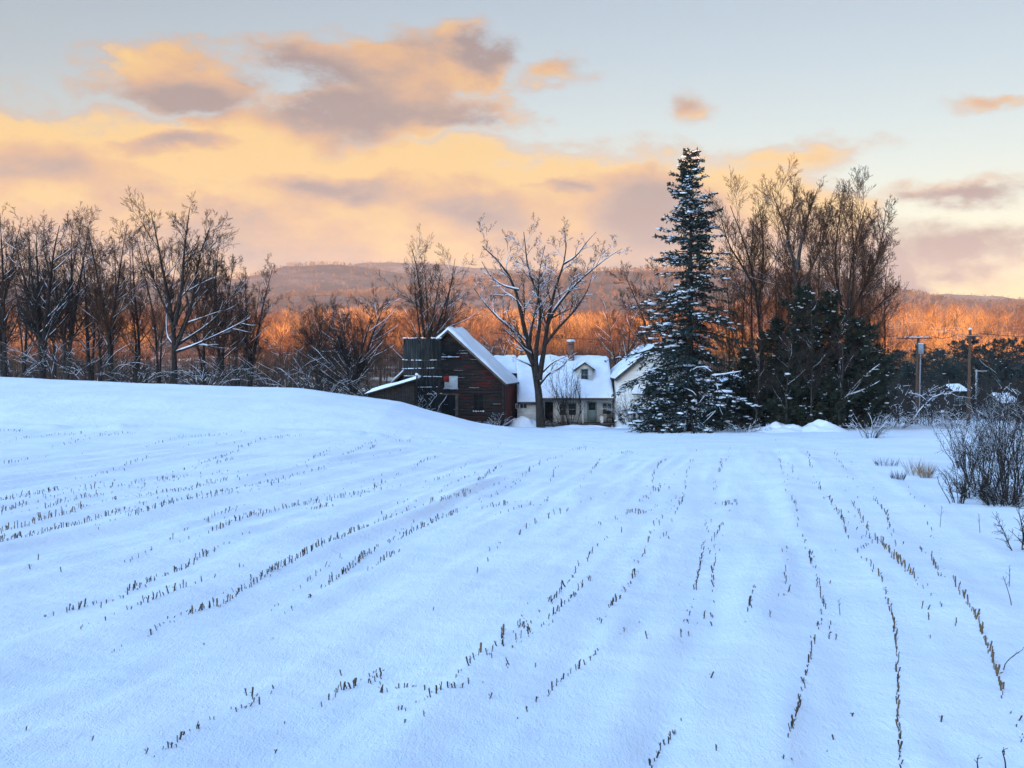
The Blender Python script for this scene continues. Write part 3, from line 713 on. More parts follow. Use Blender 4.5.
# dark conifers beyond the road on the right
cz = [(884, 190, 356, 20), (900, 175, 352, 22), (922, 205, 346, 24), (940, 180, 350, 22), (958, 215, 343, 26), (972, 190, 337, 22), (985, 200, 346, 22), (998, 185, 342, 26), (1012, 205, 340, 24), (1028, 180, 344, 26), (1044, 200, 338, 26), (866, 200, 364, 18), (911, 160, 366, 18), (952, 158, 368, 20), (1004, 155, 364, 22), (1024, 150, 368, 22)]
cl = ['dark conifer just right of the cedars, low on the skyline', 'dark conifer left of the crossarm pole', 'dark conifer behind the crossarm pole', 'dark conifer between the two big poles', 'dark conifer left of the brown pole top', 'pointed dark conifer touching the top of the brown pole', 'dark conifer right of the brown pole', 'broad dark conifer above the roadside bushes', 'dark conifer near the right edge of the picture', 'dark conifer cut by the right edge of the picture', 'dark conifer beyond the right edge', 'small dark conifer glimpsed behind the cedars', 'shorter dark conifer in front of the row, by the crossarm pole', 'shorter dark conifer in front of the row, above the far snowy roof', 'shorter dark conifer above the right-hand thicket', 'shorter dark conifer lowest at the right edge']
for i, ((px, Y, top, hw), lb) in enumerate(zip(cz, cl)):
    if px > 1036: continue
    conifer('dark_conifer', lb, px, Y, top, hw, 80, 120 + i, .15, 'farpine', .2, lambda f: np.interp(f, [0, .2, .6, .9, 1], [.9, 1, .75, .35, .05]), .03, 'dark conifers beyond the road', 2.6, r=.2, per=9)

# ------------------------------------------------------------------ far woods as masses
def slivers(mb, base, H, W, n, wid, rng, upw=.9, trunk=True, lo=.25, tmb=None):
    """bare crowns: n thin twig slivers per tree"""
    K = len(base)
    if trunk:
        tw = np.maximum(wid * .9, .05) * (1 if tmb is None else 3.2)
        lean = rng.normal(size=(K, 2)) * .04
        tip = base + np.stack([lean[:, 0] * H, lean[:, 1] * H, H * .92], 1)
        x = np.array([1., 0, 0]) * tw
        V = np.stack([base - x, base + x, tip], 1); (tmb or mb).add(V.reshape(-1, 3), tris=np.arange(3 * K).reshape(-1, 3))
    f = lo + (1 - lo) * rng.random((K, n)) ** .8
    a = rng.random((K, n)) * 6.283
    rad = np.sqrt(rng.random((K, n))) * W[:, None] * np.sin(np.clip((f - lo * .6) / (1.08 - lo * .6), 0, 1) * math.pi) ** .7
    p = base[:, None, :] + np.stack([np.cos(a) * rad * .8, np.sin(a) * rad * .8, f * H[:, None] * .88], -1)
    D = unit(np.stack([np.cos(a) * .55, np.sin(a) * .55, np.full_like(a, upw)], -1) + rng.normal(size=p.shape) * .28)
    ln = H[:, None] * rng.uniform(.10, .26, (K, n))
    sd = unit(np.cross(D, rng.normal(size=D.shape) * .3 + np.array([0, 1., 0]))) * wid * rng.uniform(.6, 1.4, (K, n, 1))
    V = np.stack([p - sd, p + sd, p + D * ln[..., None]], 2)
    mb.add(V.reshape(-1, 3), tris=np.arange(V.size // 3).reshape(-1, 3))

rng = np.random.default_rng(200)
# sunlit woods on the rising slope behind the farm
def scatter(n, y0, y1, pow_=1.0):
    yy_ = y0 + (y1 - y0) * rng.random(n) ** pow_
    u = rng.uniform(-.75, .75, n)
    return u * yy_, yy_
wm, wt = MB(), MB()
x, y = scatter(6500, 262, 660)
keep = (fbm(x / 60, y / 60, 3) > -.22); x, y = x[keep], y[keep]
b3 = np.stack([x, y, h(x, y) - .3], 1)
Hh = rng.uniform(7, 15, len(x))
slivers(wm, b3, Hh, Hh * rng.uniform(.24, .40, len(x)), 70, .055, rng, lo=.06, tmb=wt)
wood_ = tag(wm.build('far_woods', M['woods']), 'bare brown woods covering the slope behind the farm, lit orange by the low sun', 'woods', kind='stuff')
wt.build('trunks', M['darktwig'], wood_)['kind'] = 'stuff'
# the brush in the shade between the farm and that slope
um, us_ = MB(), MB()
n = 3000
yy_ = 106 + 140 * rng.random(n) ** 1.2; u = rng.uniform(-.62, .62, n)
xx_ = u * yy_
clear = ~((xx_ > -9) & (xx_ < 17) & (yy_ < 112)) & ~((xx_ > .30 * yy_) & (xx_ < .46 * yy_) & (yy_ < 125))
clear &= ~((xx_ < -9) & (rng.random(n) < .5))
xx_, yy_ = xx_[clear], yy_[clear]
b3 = np.stack([xx_, yy_, h(xx_, yy_) - .2], 1)
Hh = rng.uniform(2.5, 6.5, len(xx_)) * np.where(xx_ < -9, .62, 1)
slivers(um, b3, Hh, Hh * .42, 48, .036, rng, .8, lo=.03)
slivers(us_, b3 + np.array([0, -.2, 0]), Hh * .9, Hh * .42, 3, .035, rng, .45, False, lo=.05)
ug = tag(um.build('undergrowth', M['darktwig']), 'dark tangled brush in the shade behind the hedgerow and the farm', 'brush', kind='stuff')
us_.build('snow', M['branchsnow'], ug)
# woods on the far hills
fm_ = MB()
for (hx, hy, hz), n, lo in zip(hm, (8000, 9500, 6000), (0, 0, 0)):
    nr, nc = hx.shape
    i = rng.integers(8, 71, n); j = rng.integers(60, nc - 60, n); di, dj = rng.random(n), rng.random(n)
    def bil(a): return (a[i, j] * (1 - di) + a[np.minimum(i + 1, nr - 1), j] * di) * (1 - dj) + (a[i, j + 1] * (1 - di) + a[np.minimum(i + 1, nr - 1), j + 1] * di) * dj
    bb = np.stack([bil(hx), bil(hy), bil(hz) - 1], 1)
    Hf = rng.uniform(6, 11, n)
    slivers(fm_, bb, Hf, Hf * .35, 14, .45, rng)
tag(fm_.build('far_woods', M['farwoods']), 'thin bare forest over the hazy hills on the horizon', 'woods', kind='stuff')

# ------------------------------------------------------------------ buildings
def slab_roof(a0, a1, b0, b1, th):
    """roof slab: eave a0-a1, ridge b0-b1, thickness straight down"""
    m_ = MB(); m_.prism([a0, a1, b1, b0], (0, 0, -th)); return m_
def snow_slab(a0, a1, b0, b1, th, seed=0, nu=40, nv=16, edge=.12):
    """snow lying on a roof plane: uneven thickness, rounded at the rims"""
    a0, a1, b0, b1 = [np.asarray(p, float) for p in (a0, a1, b0, b1)]
    u = np.linspace(0, 1, nu); v = np.linspace(0, 1, nv)
    vv, uu_ = np.meshgrid(v, u, indexing='ij')
    P = (a0 * (1 - uu_[..., None]) + a1 * uu_[..., None]) * (1 - vv[..., None]) + (b0 * (1 - uu_[..., None]) + b1 * uu_[..., None]) * vv[..., None]
    lu = np.linalg.norm(a1 - a0); lv_ = np.linalg.norm(b0 - a0)
    e = np.minimum(np.minimum(uu_, 1 - uu_) * lu, vv * lv_)
    e = np.maximum(e - .13 * np.clip(fbm(uu_ * lu / .9 + seed * 3, vv * lv_ / .9, 3) + .05, 0, 1), 0)
    t_ = th * (1 - np.exp(-e / edge * 1.4)) * (1 + .9 * fbm(uu_ * lu / 1.3 + seed, vv * lv_ / 1.3, 3)) + .012
    top = P + np.array([0, 0, 1.]) * t_[..., None]
    bot = P + np.array([0, 0, .004])
    m_ = MB(); i = (np.arange(nv - 1)[:, None] * nu + np.arange(nu - 1)[None])
    q = np.stack([i, i + 1, i + 1 + nu, i + nu], -1).reshape(-1, 4)
    m_.add(top.reshape(-1, 3), quads=q)
    m_.add(bot.reshape(-1, 3), quads=q[:, ::-1])
    ring = np.r_[np.arange(nu), np.arange(1, nv) * nu + nu - 1, (nv - 1) * nu + np.arange(nu - 2, -1, -1), np.arange(nv - 2, 0, -1) * nu]
    nr_ = len(ring); T_, B_ = top.reshape(-1, 3)[ring], bot.reshape(-1, 3)[ring]
    m_.add(np.r_[T_, B_], quads=[[k, k + nr_, (k + 1) % nr_ + nr_, (k + 1) % nr_] for k in range(nr_)])
    return m_
def framed_window(parent, x0, x1, z0, z1, y, bars=(1, 1), frame='white', glass='glass', w=.07, sill_snow=True, name='window'):
    """a window on a wall that faces -y at depth y"""
    f = MB()
    f.box(x0 - w, x1 + w, y - .05, y + .03, z1, z1 + w); f.box(x0 - w, x1 + w, y - .07, y + .03, z0 - w, z0)
    f.box(x0 - w, x0, y - .05, y + .03, z0, z1); f.box(x1, x1 + w, y - .05, y + .03, z0, z1)
    for k in range(bars[0]):
        c = x0 + (x1 - x0) * (k + 1) / (bars[0] + 1); f.box(c - .02, c + .02, y - .035, y + .02, z0, z1)
    for k in range(bars[1]):
        c = z0 + (z1 - z0) * (k + 1) / (bars[1] + 1); f.box(x0, x1, y - .03, y + .015, c - .02, c + .02)
    wo_ = f.build(name, M[frame], parent)
    g = MB(); g.box(x0, x1, y - .012, y - .004, z0, z1); g.build('pane', M[glass], wo_)
    if sill_snow:
        s2 = MB(); rng_ = np.random.default_rng(int(abs(x0 * 100)) + 5)
        K = max(4, int((x1 - x0) / .14)); c = np.stack([np.linspace(x0 - w * .5, x1 + w * .5, K), np.full(K, y - .09), np.full(K, z0 + .015)], 1)
        lumps(s2, c, np.stack([np.full(K, .13), np.full(K, .075), rng_.uniform(.04, .09, K)], 1), rng_); s2.build('snow', M['roofsnow'], wo_, smooth=True)
    return wo_

# barn -------------------------------------------------------------
BY = 95.0; bx0 = xof(449, BY); bz = float(h(bx0 + 1, BY - .3)) - .25
barn = thing('barn', 'weathered dark red wooden barn with a snowy gable roof and an empty loft window', 'barn', (bx0, BY, bz), math.radians(-11))
def bl(px, py): return (px - 450) / F * BY, at(450, py, BY)[2] - bz
HWD, DEP = 4.8, 5.2
EH = bl(450, 381)[1]; PH = bl(450, 329)[1] - .15
rb = np.random.default_rng(5)
m_ = MB(); z = 0.0
while z < PH - .05:     # horizontal siding, each board its own width, some slipped
    hh = rb.uniform(.22, .30); z1 = min(z + hh - .012, PH - .02)
    def half(zz): return HWD if zz <= EH else HWD * (PH - zz) / (PH - EH)
    w0, w1 = half(z), half(z1); o = rb.uniform(-.018, .018); tl = rb.uniform(-.02, .02) if rb.random() < .25 else 0
    cuts = sorted(rb.uniform(-w0, w0, rb.integers(0, 2)))
    xs0 = [-w0] + list(cuts) + [w0]
    for a_, b_ in zip(xs0[:-1], xs0[1:]):
        o2 = o + rb.uniform(-.01, .01)
        ta = max(-w1, a_) if a_ == -w0 else a_ + .008; tb = min(w1, b_) if b_ == w0 else b_ - .008
        if tb <= ta + .05: continue
        m_.prism([(a_ if a_ == -w0 else a_ + .008, o2, z), (b_ if b_ == w0 else b_ - .008, o2 + tl * .2, z), (tb, o2 + .02, z1), (ta, o2 + .02, z1)], (0, .05, 0))
    z += hh
m_.prism([(-HWD + .02, .075, 0), (HWD - .02, .075, 0), (HWD - .02, .075, EH - .05), (0, .075, PH - .1), (-HWD + .02, .075, EH - .05)], (0, .06, 0))
m_.box(-HWD, -HWD + .1, .14, DEP, 0, EH - .1); m_.box(-HWD + .1, HWD - .1, DEP - .1, DEP, 0, EH - .1)
m_.prism([(-HWD + .1, DEP - .1, EH - .1), (HWD - .1, DEP - .1, EH - .1), (0, DEP - .1, PH - .15)], (0, .1, 0))
m_.build('wall', M['barnwood'], barn)
m_ = MB()
for k in range(20):
    y0 = .14 + (DEP - .14) * k / 20; o = rb.uniform(0, .03)
    m_.box(HWD - .1, HWD + o, y0, y0 + (DEP - .14) / 20 - .015, 0, EH - .1)
tag(m_.build('wall', M['barnred'], barn), 'brighter red side wall of the barn')
for sx in (-1, 1):
    m_ = MB(); m_.box(sx * HWD - .11, sx * HWD + .11, -.06, .10, 0, EH - .05); m_.build('corner_post', M['darkwood'], barn)
ov, fo = .36, .45; sl = (PH - EH) / HWD
for sx in (-1, 1):
    ex = sx * (HWD + ov); ez = EH - ov * sl + .1; rz = PH + .1
    pts = ((ex, -fo, ez), (ex, DEP + .3, ez), (sx * .0, -fo, rz), (sx * .0, DEP + .3, rz))
    rf = slab_roof(pts[0], pts[1], pts[2], pts[3], .12).build('roof', M['shingle'], barn)
    snow_slab(*pts, .24, seed=sx * 3 + 9).build('snow', M['roofsnow'], rf, smooth=True)
    m_ = MB(); m_.prism([(ex, -fo - .03, ez - .02), (0, -fo - .03, rz - .02), (0, -fo - .03, rz - .24), (ex, -fo - .03, ez - .24)], (0, .028, 0)); m_.build('rake_board', M['trimwood'], rf)
wx0, wz1 = bl(443, 344.5); wx1, wz0 = bl(459.5, 357)
fw = framed_window(barn, wx0, wx1, wz0, wz1, -.035, (1, 1), 'darkwood', 'dark', .08, name='loft_window')
px0, pz1 = bl(445.5, 376); px1, pz0 = bl(459, 388.5)
m_ = MB(); m_.box(px0, px1, -.075, -.03, pz0, pz1); pn = m_.build('shutter', M['white'], barn)
m_ = MB(); m_.box(px0 - .06, px0 + .42, -.10, -.078, pz1 - .52, pz1 + .02); m_.build('patch', M['red'], pn)
m_ = MB(); K = 8; lumps(m_, np.stack([np.linspace(px0, px1, K), np.full(K, -.1), np.full(K, pz0)], 1), np.tile([[.12, .06, .05]], (K, 1)), rb); m_.build('snow', M['roofsnow'], pn, smooth=True)
dx0, dz1 = bl(439.5, 395); dx1, _ = bl(459.5, 395)
m_ = MB(); m_.box(dx0, dx1, -.05, -.02, .0, dz1); dr = m_.build('door', M['dark'], barn)
m_ = MB(); m_.box(dx0 - .12, dx0, -.08, -.02, 0, dz1 + .1); m_.box(dx1 - .25, dx1, -.09, -.053, 0, dz1); m_.box(dx0, dx1 + .1, -.08, -.02, dz1, dz1 + .14); m_.build('door_frame', M['trimwood'], dr)
wx0, wz1 = bl(476, 394.5); wx1, wz0 = bl(485, 411)
framed_window(barn, wx0, wx1, wz0, wz1, -.035, (1, 2), 'darkwood', 'dark', .09)
# ledges of snow caught on slipped boards
m_ = MB()
for k in range(20):
    zc = rb.uniform(.4, PH - 1.0); hw = (HWD if zc < EH else HWD * (PH - zc) / (PH - EH)) - .5
    xc = rb.uniform(-hw, hw); n_ = rb.integers(2, 8)
    c = np.stack([xc + np.arange(n_) * .13, np.full(n_, -.03), zc + np.zeros(n_)], 1); c = c[np.abs(c[:, 0]) < hw + .3]
    lumps(m_, c, np.tile([[.09, .04, .015]], (len(c), 1)), rb)
m_.build('snow', M['roofsnow'], barn, smooth=True)

# silo --------------------------------------------------------------
SY = 91.6; sx_ = xof(422.5, SY); szb = float(h(sx_, SY)) - .8
silo = thing('silo', 'squat dark wooden stave silo with ragged top and snow-lined hoops, left of the barn', 'silo', (sx_, SY, szb))
SR = 18.6 / F * SY; STOP = at(422, 338, SY)[2] - szb
m_ = MB(); ns = 44
for k in range(ns):
    a0, a1 = k / ns * 6.2832, (k + .94) / ns * 6.2832; o = rb.uniform(0, .025)
    zt = STOP - (abs(rb.normal()) * .14 + (rb.uniform(.3, .8) if rb.random() < .16 else 0))
    q = [(math.cos(a0) * (SR + o), math.sin(a0) * (SR + o), 0), (math.cos(a1) * (SR + o), math.sin(a1) * (SR + o), 0), (math.cos(a1) * (SR - .06), math.sin(a1) * (SR - .06), 0), (math.cos(a0) * (SR - .06), math.sin(a0) * (SR - .06), 0)]
    m_.prism(q, (0, 0, zt))
m_.build('wall', M['silowood'], silo)
def hoop(z, r, wob, amp):
    th = np.linspace(0, 6.2832, 41)
    return np.stack([np.cos(th) * r, np.sin(th) * r, z + amp * np.sin(th * 1.0 + wob)], 1)
for k, py in enumerate((360, 369, 377, 387, 395)):
    zc = at(422, py, SY - SR)[2] - szb
    m_ = MB(); m_.tube(hoop(zc, SR + .05, k * 2.1, .05), np.full(41, .022), 5, False); hp_ = m_.build('hoop', M['iron'], silo)
    K = 60; th = rb.uniform(3.3, 6.1, K); kk = fbm(th * 3 + k * 7, th * 0 + k, 2) > -.12; th = th[kk]
    s2 = MB(); lumps(s2, np.stack([np.cos(th) * (SR + .08), np.sin(th) * (SR + .08), zc + .04 + .05 * np.sin(th + k * 2.1)], 1), np.tile([[.10, .05, .035]], (len(th), 1)), rb); s2.build('snow', M['roofsnow'], hp_, smooth=True)
K = 40; th = rb.uniform(0, 6.28, K); s2 = MB()
lumps(s2, np.stack([np.cos(th) * SR, np.sin(th) * SR, STOP + .0 * th], 1), np.tile([[.11, .07, .05]], (K, 1)), rb)
s2.build('snow', M['roofsnow'], silo, smooth=True)
# dead vine stems on the silo
vn = thing('dead_vine', 'snowy dead vine climbing the lower front of the silo', 'vine', (sx_, SY - SR - .12, szb))
m_, s2 = MB(), MB(); P = []
for k in range(9):
    x0 = rb.uniform(-.3, 1.1); pts = [(x0, 0, .8)]
    for q in range(6): pts.append((pts[-1][0] + rb.normal() * .16, -rb.random() * .08, pts[-1][2] + rb.uniform(.25, .45)))
    P.append(pts)
P = np.array(P); R = np.tile(np.linspace(.025, .01, 7), (9, 1)); tubes(m_, P, R, 4); snow_on(s2, P, R, 1.3, rb, 4)
c2 = spawn(P, R, 5, .2, 1, (30, 70), .3, .7, 4, .05, .2, rb); c2[0][:, :, 1] = np.minimum(c2[0][:, :, 1], -.02) ; tubes(m_, *c2, 3); snow_on(s2, *c2, 1.2, rb, 3)
m_.build('stems', M['darktwig'], vn); s2.build('snow', M['branchsnow'], vn, smooth=True)

# lean-to shed --------------------------------------------------------
LY = 86.9; lx0, lx1 = xof(366, LY), xof(417.5, LY)
lz0, lz1 = at(366, 393.5, LY)[2], at(417, 378.5, LY)[2]
lb_ = float(h((lx0 + lx1) / 2, LY)) - 1.6
shed = thing('lean_to_shed', 'low dark lean-to shed with a sloping snow-edged roof in front of the silo', 'shed', ((lx0 + lx1) / 2, LY, lb_))
cx = (lx0 + lx1) / 2; a_, b_ = lx0 - cx, lx1 - cx; za, zb_ = lz0 - lb_, lz1 - lb_
m_ = MB()
n_ = 22
for k in range(n_):
    x0, x1 = a_ + .15 + (b_ - a_ - .4) * k / n_, a_ + .15 + (b_ - a_ - .4) * (k + .95) / n_
    f0, f1 = (x0 - a_) / (b_ - a_), (x1 - a_) / (b_ - a_); o = rb.uniform(-.02, .02)
    m_.prism([(x0, o, 0), (x1, o, 0), (x1, o, za + (zb_ - za) * f1 - .1), (x0, o, za + (zb_ - za) * f0 - .1)], (0, .05, 0))
m_.box(b_ - .3, b_ - .2, .06, 2.7, 0, zb_ - .15)
m_.build('wall', M['darkwood'], shed)
pts = ((a_ - .1, -.3, za - .02), (a_ - .1, 2.7, za - .02), (b_, -.3, zb_), (b_, 2.7, zb_))
rf = slab_roof(*pts, .1).build('roof', M['shingle'], shed)
snow_slab(*pts, .2, 4).build('snow', M['roofsnow'], rf, smooth=True)
m_ = MB(); m_.tube([(b_ - .06, -.32, zb_ - .5), (b_ - .02, -.32, zb_ + .3)], [.08, .07], 6); pp = m_.build('post', M['darkwood'], shed)
m_ = MB(); lumps(m_, np.array([[b_ - .02, -.32, zb_ + .33]]), np.array([[.16, .14, .12]]), rb); m_.build('snow', M['roofsnow'], pp, smooth=True)

# farmhouse ----------------------------------------------------------
HX0, HX1 = .47, 9.05; EY, RY = 97.8, 103.0
hz = float(h(5, 98.5)) - .15
house = thing('farmhouse', 'low white farmhouse with a snow-covered roof, small dormer, brick chimney and open porch', 'house', (5.0, EY, hz))
def hp(X_, Y_, Z_): return (X_ - 5.0, Y_ - EY, Z_ - hz)
eave = at(580, 398, EY)[2]; ridge = at(580, 357, RY)[2] - .15; slope = (ridge - eave) / (RY - EY)
FW = 99.7      # front wall behind the porch
wl = MB(); zt = eave + (FW - EY) * slope - .15
GX = 2.35      # left of this the lower closed bay
X0 = HX0 - 5; X1 = HX1 - 5
Yf = FW - EY; top_ = zt - hz
for a_, b_ in ((GX - 5 + .75, .12 + .05 - .1), ): pass
wl.box(GX - 5, X1, Yf, Yf + .12, 0, top_)
wl.box(X0, X0 + .12, Yf + .12, 2 * (RY - EY) - Yf, 0, top_); wl.box(X1 - .12, X1, Yf + .12, 2 * (RY - EY) - Yf, 0, top_)
wl.box(X0, X1, 2 * (RY - EY) - Yf, 2 * (RY - EY) - Yf + .12, 0, top_)
wl.build('wall', M['cream'], house)
# closed left bay
gy = 97.75 - EY; gtop = eave + (97.75 - EY) * slope - .12 - hz
wl = MB(); wl.box(X0, GX - 5, gy, gy + .1, 0, gtop); wl.box(GX - 5 - .1, GX - 5, gy + .1, Yf, 0, gtop); wl.box(X0, X0 + .1, gy + .1, Yf, 0, gtop)
tag(wl.build('wall', M['white'], house), 'closed white bay beside the barn')
for a_, b_ in ((516, 518.6), (520.2, 526.5)):
    framed_window(house, xof(a_, 97.7) - 5, xof(b_, 97.7) - 5, at(520, 408.0, 97.7)[2] - hz, at(520, 404.2, 97.7)[2] - hz, gy, (1, 0), 'white', 'glass', .05, False)
# roof
e1 = hp(0, EY, eave)[2]; e0 = e1 - .5 * slope; r1 = ridge - hz; RYl = RY - EY
p = ((GX - 5, 0, e1), (X1, 0, e1), (GX - 5, RYl, r1), (X1, RYl, r1))
rf = slab_roof(*p, .12).build('roof', M['shingle'], house); snow_slab(*p, .24, 12, 60, 26).build('snow', M['roofsnow'], rf, smooth=True)
p2 = ((X0, -.5, e0), (GX - 5 - .004, -.5, e0), (X0, RYl, r1), (GX - 5 - .004, RYl, r1))
m_ = slab_roof(*p2, .12); rf2 = m_.build('roof', M['shingle'], house); snow_slab(*p2, .26, 15, 20, 26).build('snow', M['roofsnow'], rf2, smooth=True)
p3 = ((X0, 2 * RYl, e1), (X1, 2 * RYl, e1), (X0, RYl + .004, r1), (X1, RYl + .004, r1))
rf3 = slab_roof(*p3, .12).build('roof', M['shingle'], house); snow_slab(*p3, .24, 18).build('snow', M['roofsnow'], rf3, smooth=True)
ym = 101.0 - EY; zm = e1 + ym * slope          # the roof runs on behind the barn
for q in (((-6.9, ym, zm), (X0 - .004, ym, zm), (-6.9, RYl, r1), (X0 - .004, RYl, r1)), ((-6.9, 2 * RYl, e1), (X0 - .004, 2 * RYl, e1), (-6.9, RYl + .004, r1), (X0 - .004, RYl + .004, r1))):
    rf4 = slab_roof(*q, .12).build('roof', M['shingle'], house); snow_slab(*q, .24, 27, 20, 20).build('snow', M['roofsnow'], rf4, smooth=True)
wl = MB(); wl.box(-6.8, X0 - .004, ym + .1, ym + .2, 0, zm - .08); wl.box(-6.8, -6.7, ym + .2, 2 * RYl - .5, 0, e1); wl.build('wall', M['darkwood'], house)
m_ = MB(); m_.box(GX - 5, X1, -.035, -.003, e1 - .22, e1 + .0); m_.build('fascia', M['fascia'], rf)
m_ = MB(); m_.box(X0, GX - 5 - .01, -.535, -.503, e0 - .22, e0); m_.build('fascia', M['fascia'], rf2)
# chimney
cX = xof(571, 102.6) - 5
m_ = MB(); ct = at(571, 342, 102.6)[2] - hz
m_.box(cX - .27, cX + .27, RYl - .65, RYl - .1, r1 - .9, ct - .25); m_.box(cX - .32, cX + .32, RYl - .70, RYl - .05, ct - .247, ct - .1); m_.box(cX - .27, cX + .27, RYl - .65, RYl - .1, ct - .097, ct)
ch = m_.build('chimney', M['brick'], house)
m_ = MB(); lumps(m_, np.array([[cX, RYl - .38, ct + .08], [cX - .1, RYl - .45, ct + .1], [cX + .1, RYl - .3, ct + .1]]), np.array([[.34, .32, .14]] * 3), rb); m_.build('snow', M['roofsnow'], ch, smooth=True)
# dormer
dX = xof(584.5, 99.9) - 5; dY = 2.0; dz0 = e1 + dY * slope; dzE = at(584, 368, 99.8)[2] - hz; dzP = at(584, 362.5, 99.8)[2] - hz
hw = .72
m_ = MB(); m_.prism([(dX - hw, dY, dz0 - .1), (dX + hw, dY, dz0 - .1), (dX + hw, dY, dzE), (dX, dY, dzP - .05), (dX - hw, dY, dzE)], (0, .08, 0))
m_.box(dX - hw, dX - hw + .08, dY + .08, dY + 1.6, dz0 - .1, dzE); m_.box(dX + hw - .08, dX + hw, dY + .08, dY + 1.6, dz0 - .1, dzE)
dm = m_.build('dormer', M['white'], house)
sl2 = (dzP - dzE) / hw
for sx in (-1, 1):
    ex = dX + sx * (hw + .25); ez = dzE - .25 * sl2 + .03
    q = ((ex, dY - .2, ez), (ex, dY + 1.9, ez), (dX, dY - .2, dzP + .03), (dX, dY + 2.2, dzP + .03))
    slab_roof(*q, .09).build('dormer_roof', M['fascia'], dm); snow_slab(*q, .13, 21 + sx, 12, 10, .1).build('snow', M['roofsnow'], dm, smooth=True)
framed_window(dm, dX - .27, dX + .27, at(584, 380.3, 99.8)[2] - hz, at(584, 369.5, 99.8)[2] - hz, dY, (0, 1), 'grey', 'glass', .07)
# porch
pf = at(580, 423.2, 98.2)[2] - hz; pY = 98.15 - EY
m_ = MB(); m_.box(GX - 5 + .05, X1, pY - .1, Yf, pf - .16, pf); pd = m_.build('porch_floor', M['fascia'], house)
for px in (556.5, 583, 616.6):
    m_ = MB(); c = xof(px, 98.2) - 5; m_.box(c - .08, c + .08, pY, pY + .16, pf, e1 + .05); m_.box(c - .11, c + .11, pY - .03, pY + .19, e1 - .12 - .2, e1 - .2 + .06); m_.build('porch_post', M['white'], house)
m_ = MB(); m_.box(GX - 5 + .1, X1, pY + .01, pY + .15, e1 - .24, e1 - .075); m_.build('porch_beam', M['cream'], house)
zb2 = at(580, 403, 99.6)[2] - hz
def wx(px): return xof(px, FW) - 5
def wz(py): return at(580, py, FW)[2] - hz
m_ = MB(); m_.box(wx(545), wx(553), Yf - .04, Yf - .004, pf, wz(402)); m_.build('doorway', M['dark'], house)
m_ = MB(); m_.box(wx(587.5), wx(596.8), Yf - .06, Yf - .004, pf, wz(401.5)); do = m_.build('door', M['tealdoor'], house)
m_ = MB(); m_.box(wx(588.8), wx(595.5), Yf - .075, Yf - .062, wz(410), wz(403)); m_.build('pane', M['glass'], do)
m_ = MB(); m_.box(wx(596), wx(596.4), Yf - .1, Yf - .062, wz(412.4), wz(411.6)); m_.build('handle', M['iron'], do)
framed_window(house, wx(560), wx(566), wz(415), wz(403.5), Yf, (0, 1), 'white', 'glass', .07, False)
framed_window(house, wx(569), wx(576), wz(415), wz(403.5), Yf, (0, 1), 'white', 'glass', .07, False)
framed_window(house, wx(603), wx(611.5), wz(414), wz(403.5), Yf, (1, 1), 'white', 'glass', .07, False)
# on the porch
bk = thing('bucket', 'small pale bucket standing on the porch right of the door', 'bucket', (xof(602, 98.6), 98.6, pf + hz))
th = np.linspace(0, 6.2832, 17)[:-1]
m_ = MB(); m_.tube([(0, 0, 0), (0, 0, .02), (0, 0, .55), (0, 0, .6)], [.15, .16, .2, .21], 14); m_.build('body', M['white'], bk, smooth=False)
m_ = MB(); m_.tube([(math.cos(t_) * .21, 0, .6 + math.sin(t_) * .16) for t_ in np.linspace(0, math.pi, 9)], np.full(9, .012), 4); m_.build('handle', M['iron'], bk)
ca = thing('porch_chair', 'dark wooden chair standing at the right end of the porch', 'chair', (xof(610, 98.9), 98.9, pf + hz))
m_ = MB(); m_.box(-.27, .27, -.25, .25, .40, .45); m_.build('seat', M['darkwood'], ca)
m_ = MB()
for k in range(5): m_.box(-.25 + k * .11, -.19 + k * .11, .21, .25, .45, 1.0)
m_.box(-.28, .28, .20, .26, 1.0, 1.08); m_.build('backrest', M['darkwood'], ca)
for sx in (-1, 1):
    for sy in (-1, 1):
        m_ = MB(); m_.tube([(sx * .24, sy * .22, 0), (sx * .24, sy * .22, .40)], [.025, .03], 6); m_.build('leg', M['darkwood'], ca)

# white gabled wing ---------------------------------------------------
WY = 96.0; wX = xof(653, WY); wzb = float(h(wX, WY)) - .2
wing = thing('gabled_house', 'white clapboard house end with a steep snowy gable, half hidden by the spruce', 'house', (wX, WY, wzb))
PHw = at(653, 346.5, WY)[2] - wzb; EHw = at(614, 378.5, WY)[2] - wzb; HWw = xof(653, WY) - xof(618.5, WY); ovw = .36
slw = (PHw - EHw) / (HWw + ovw)
eh = EHw + ovw * slw
m_ = MB(); m_.prism([(-HWw, 0, 0), (HWw, 0, 0), (HWw, 0, eh - .1), (0, 0, PHw - .12), (-HWw, 0, eh - .1)], (0, .12, 0))
m_.box(-HWw, -HWw + .12, .12, 9.5, 0, eh - .15); m_.box(HWw - .12, HWw, .12, 9.5, 0, eh - .15); m_.box(-HWw, HWw, 9.5, 9.62, 0, eh - .15)
m_.build('wall', M['cream'], wing)
for sx in (-1, 1):
    q = ((sx * (HWw + ovw), -.35, EHw), (sx * (HWw + ovw), 9.9, EHw), (0, -.35, PHw), (0, 9.9, PHw))
    rf = slab_roof(*q, .12).build('roof', M['shingle'], wing); snow_slab(*q, .2, 31 + sx).build('snow', M['roofsnow'], rf, smooth=True)
    m_ = MB(); m_.prism([(sx * (HWw + ovw), -.39, EHw - .02), (0, -.39, PHw - .02), (0, -.39, PHw - .2), (sx * (HWw + ovw), -.39, EHw - .2)], (0, .036, 0)); m_.build('rake_board', M['fascia'], rf)
zz0 = at(640, 392, WY)[2] - wzb
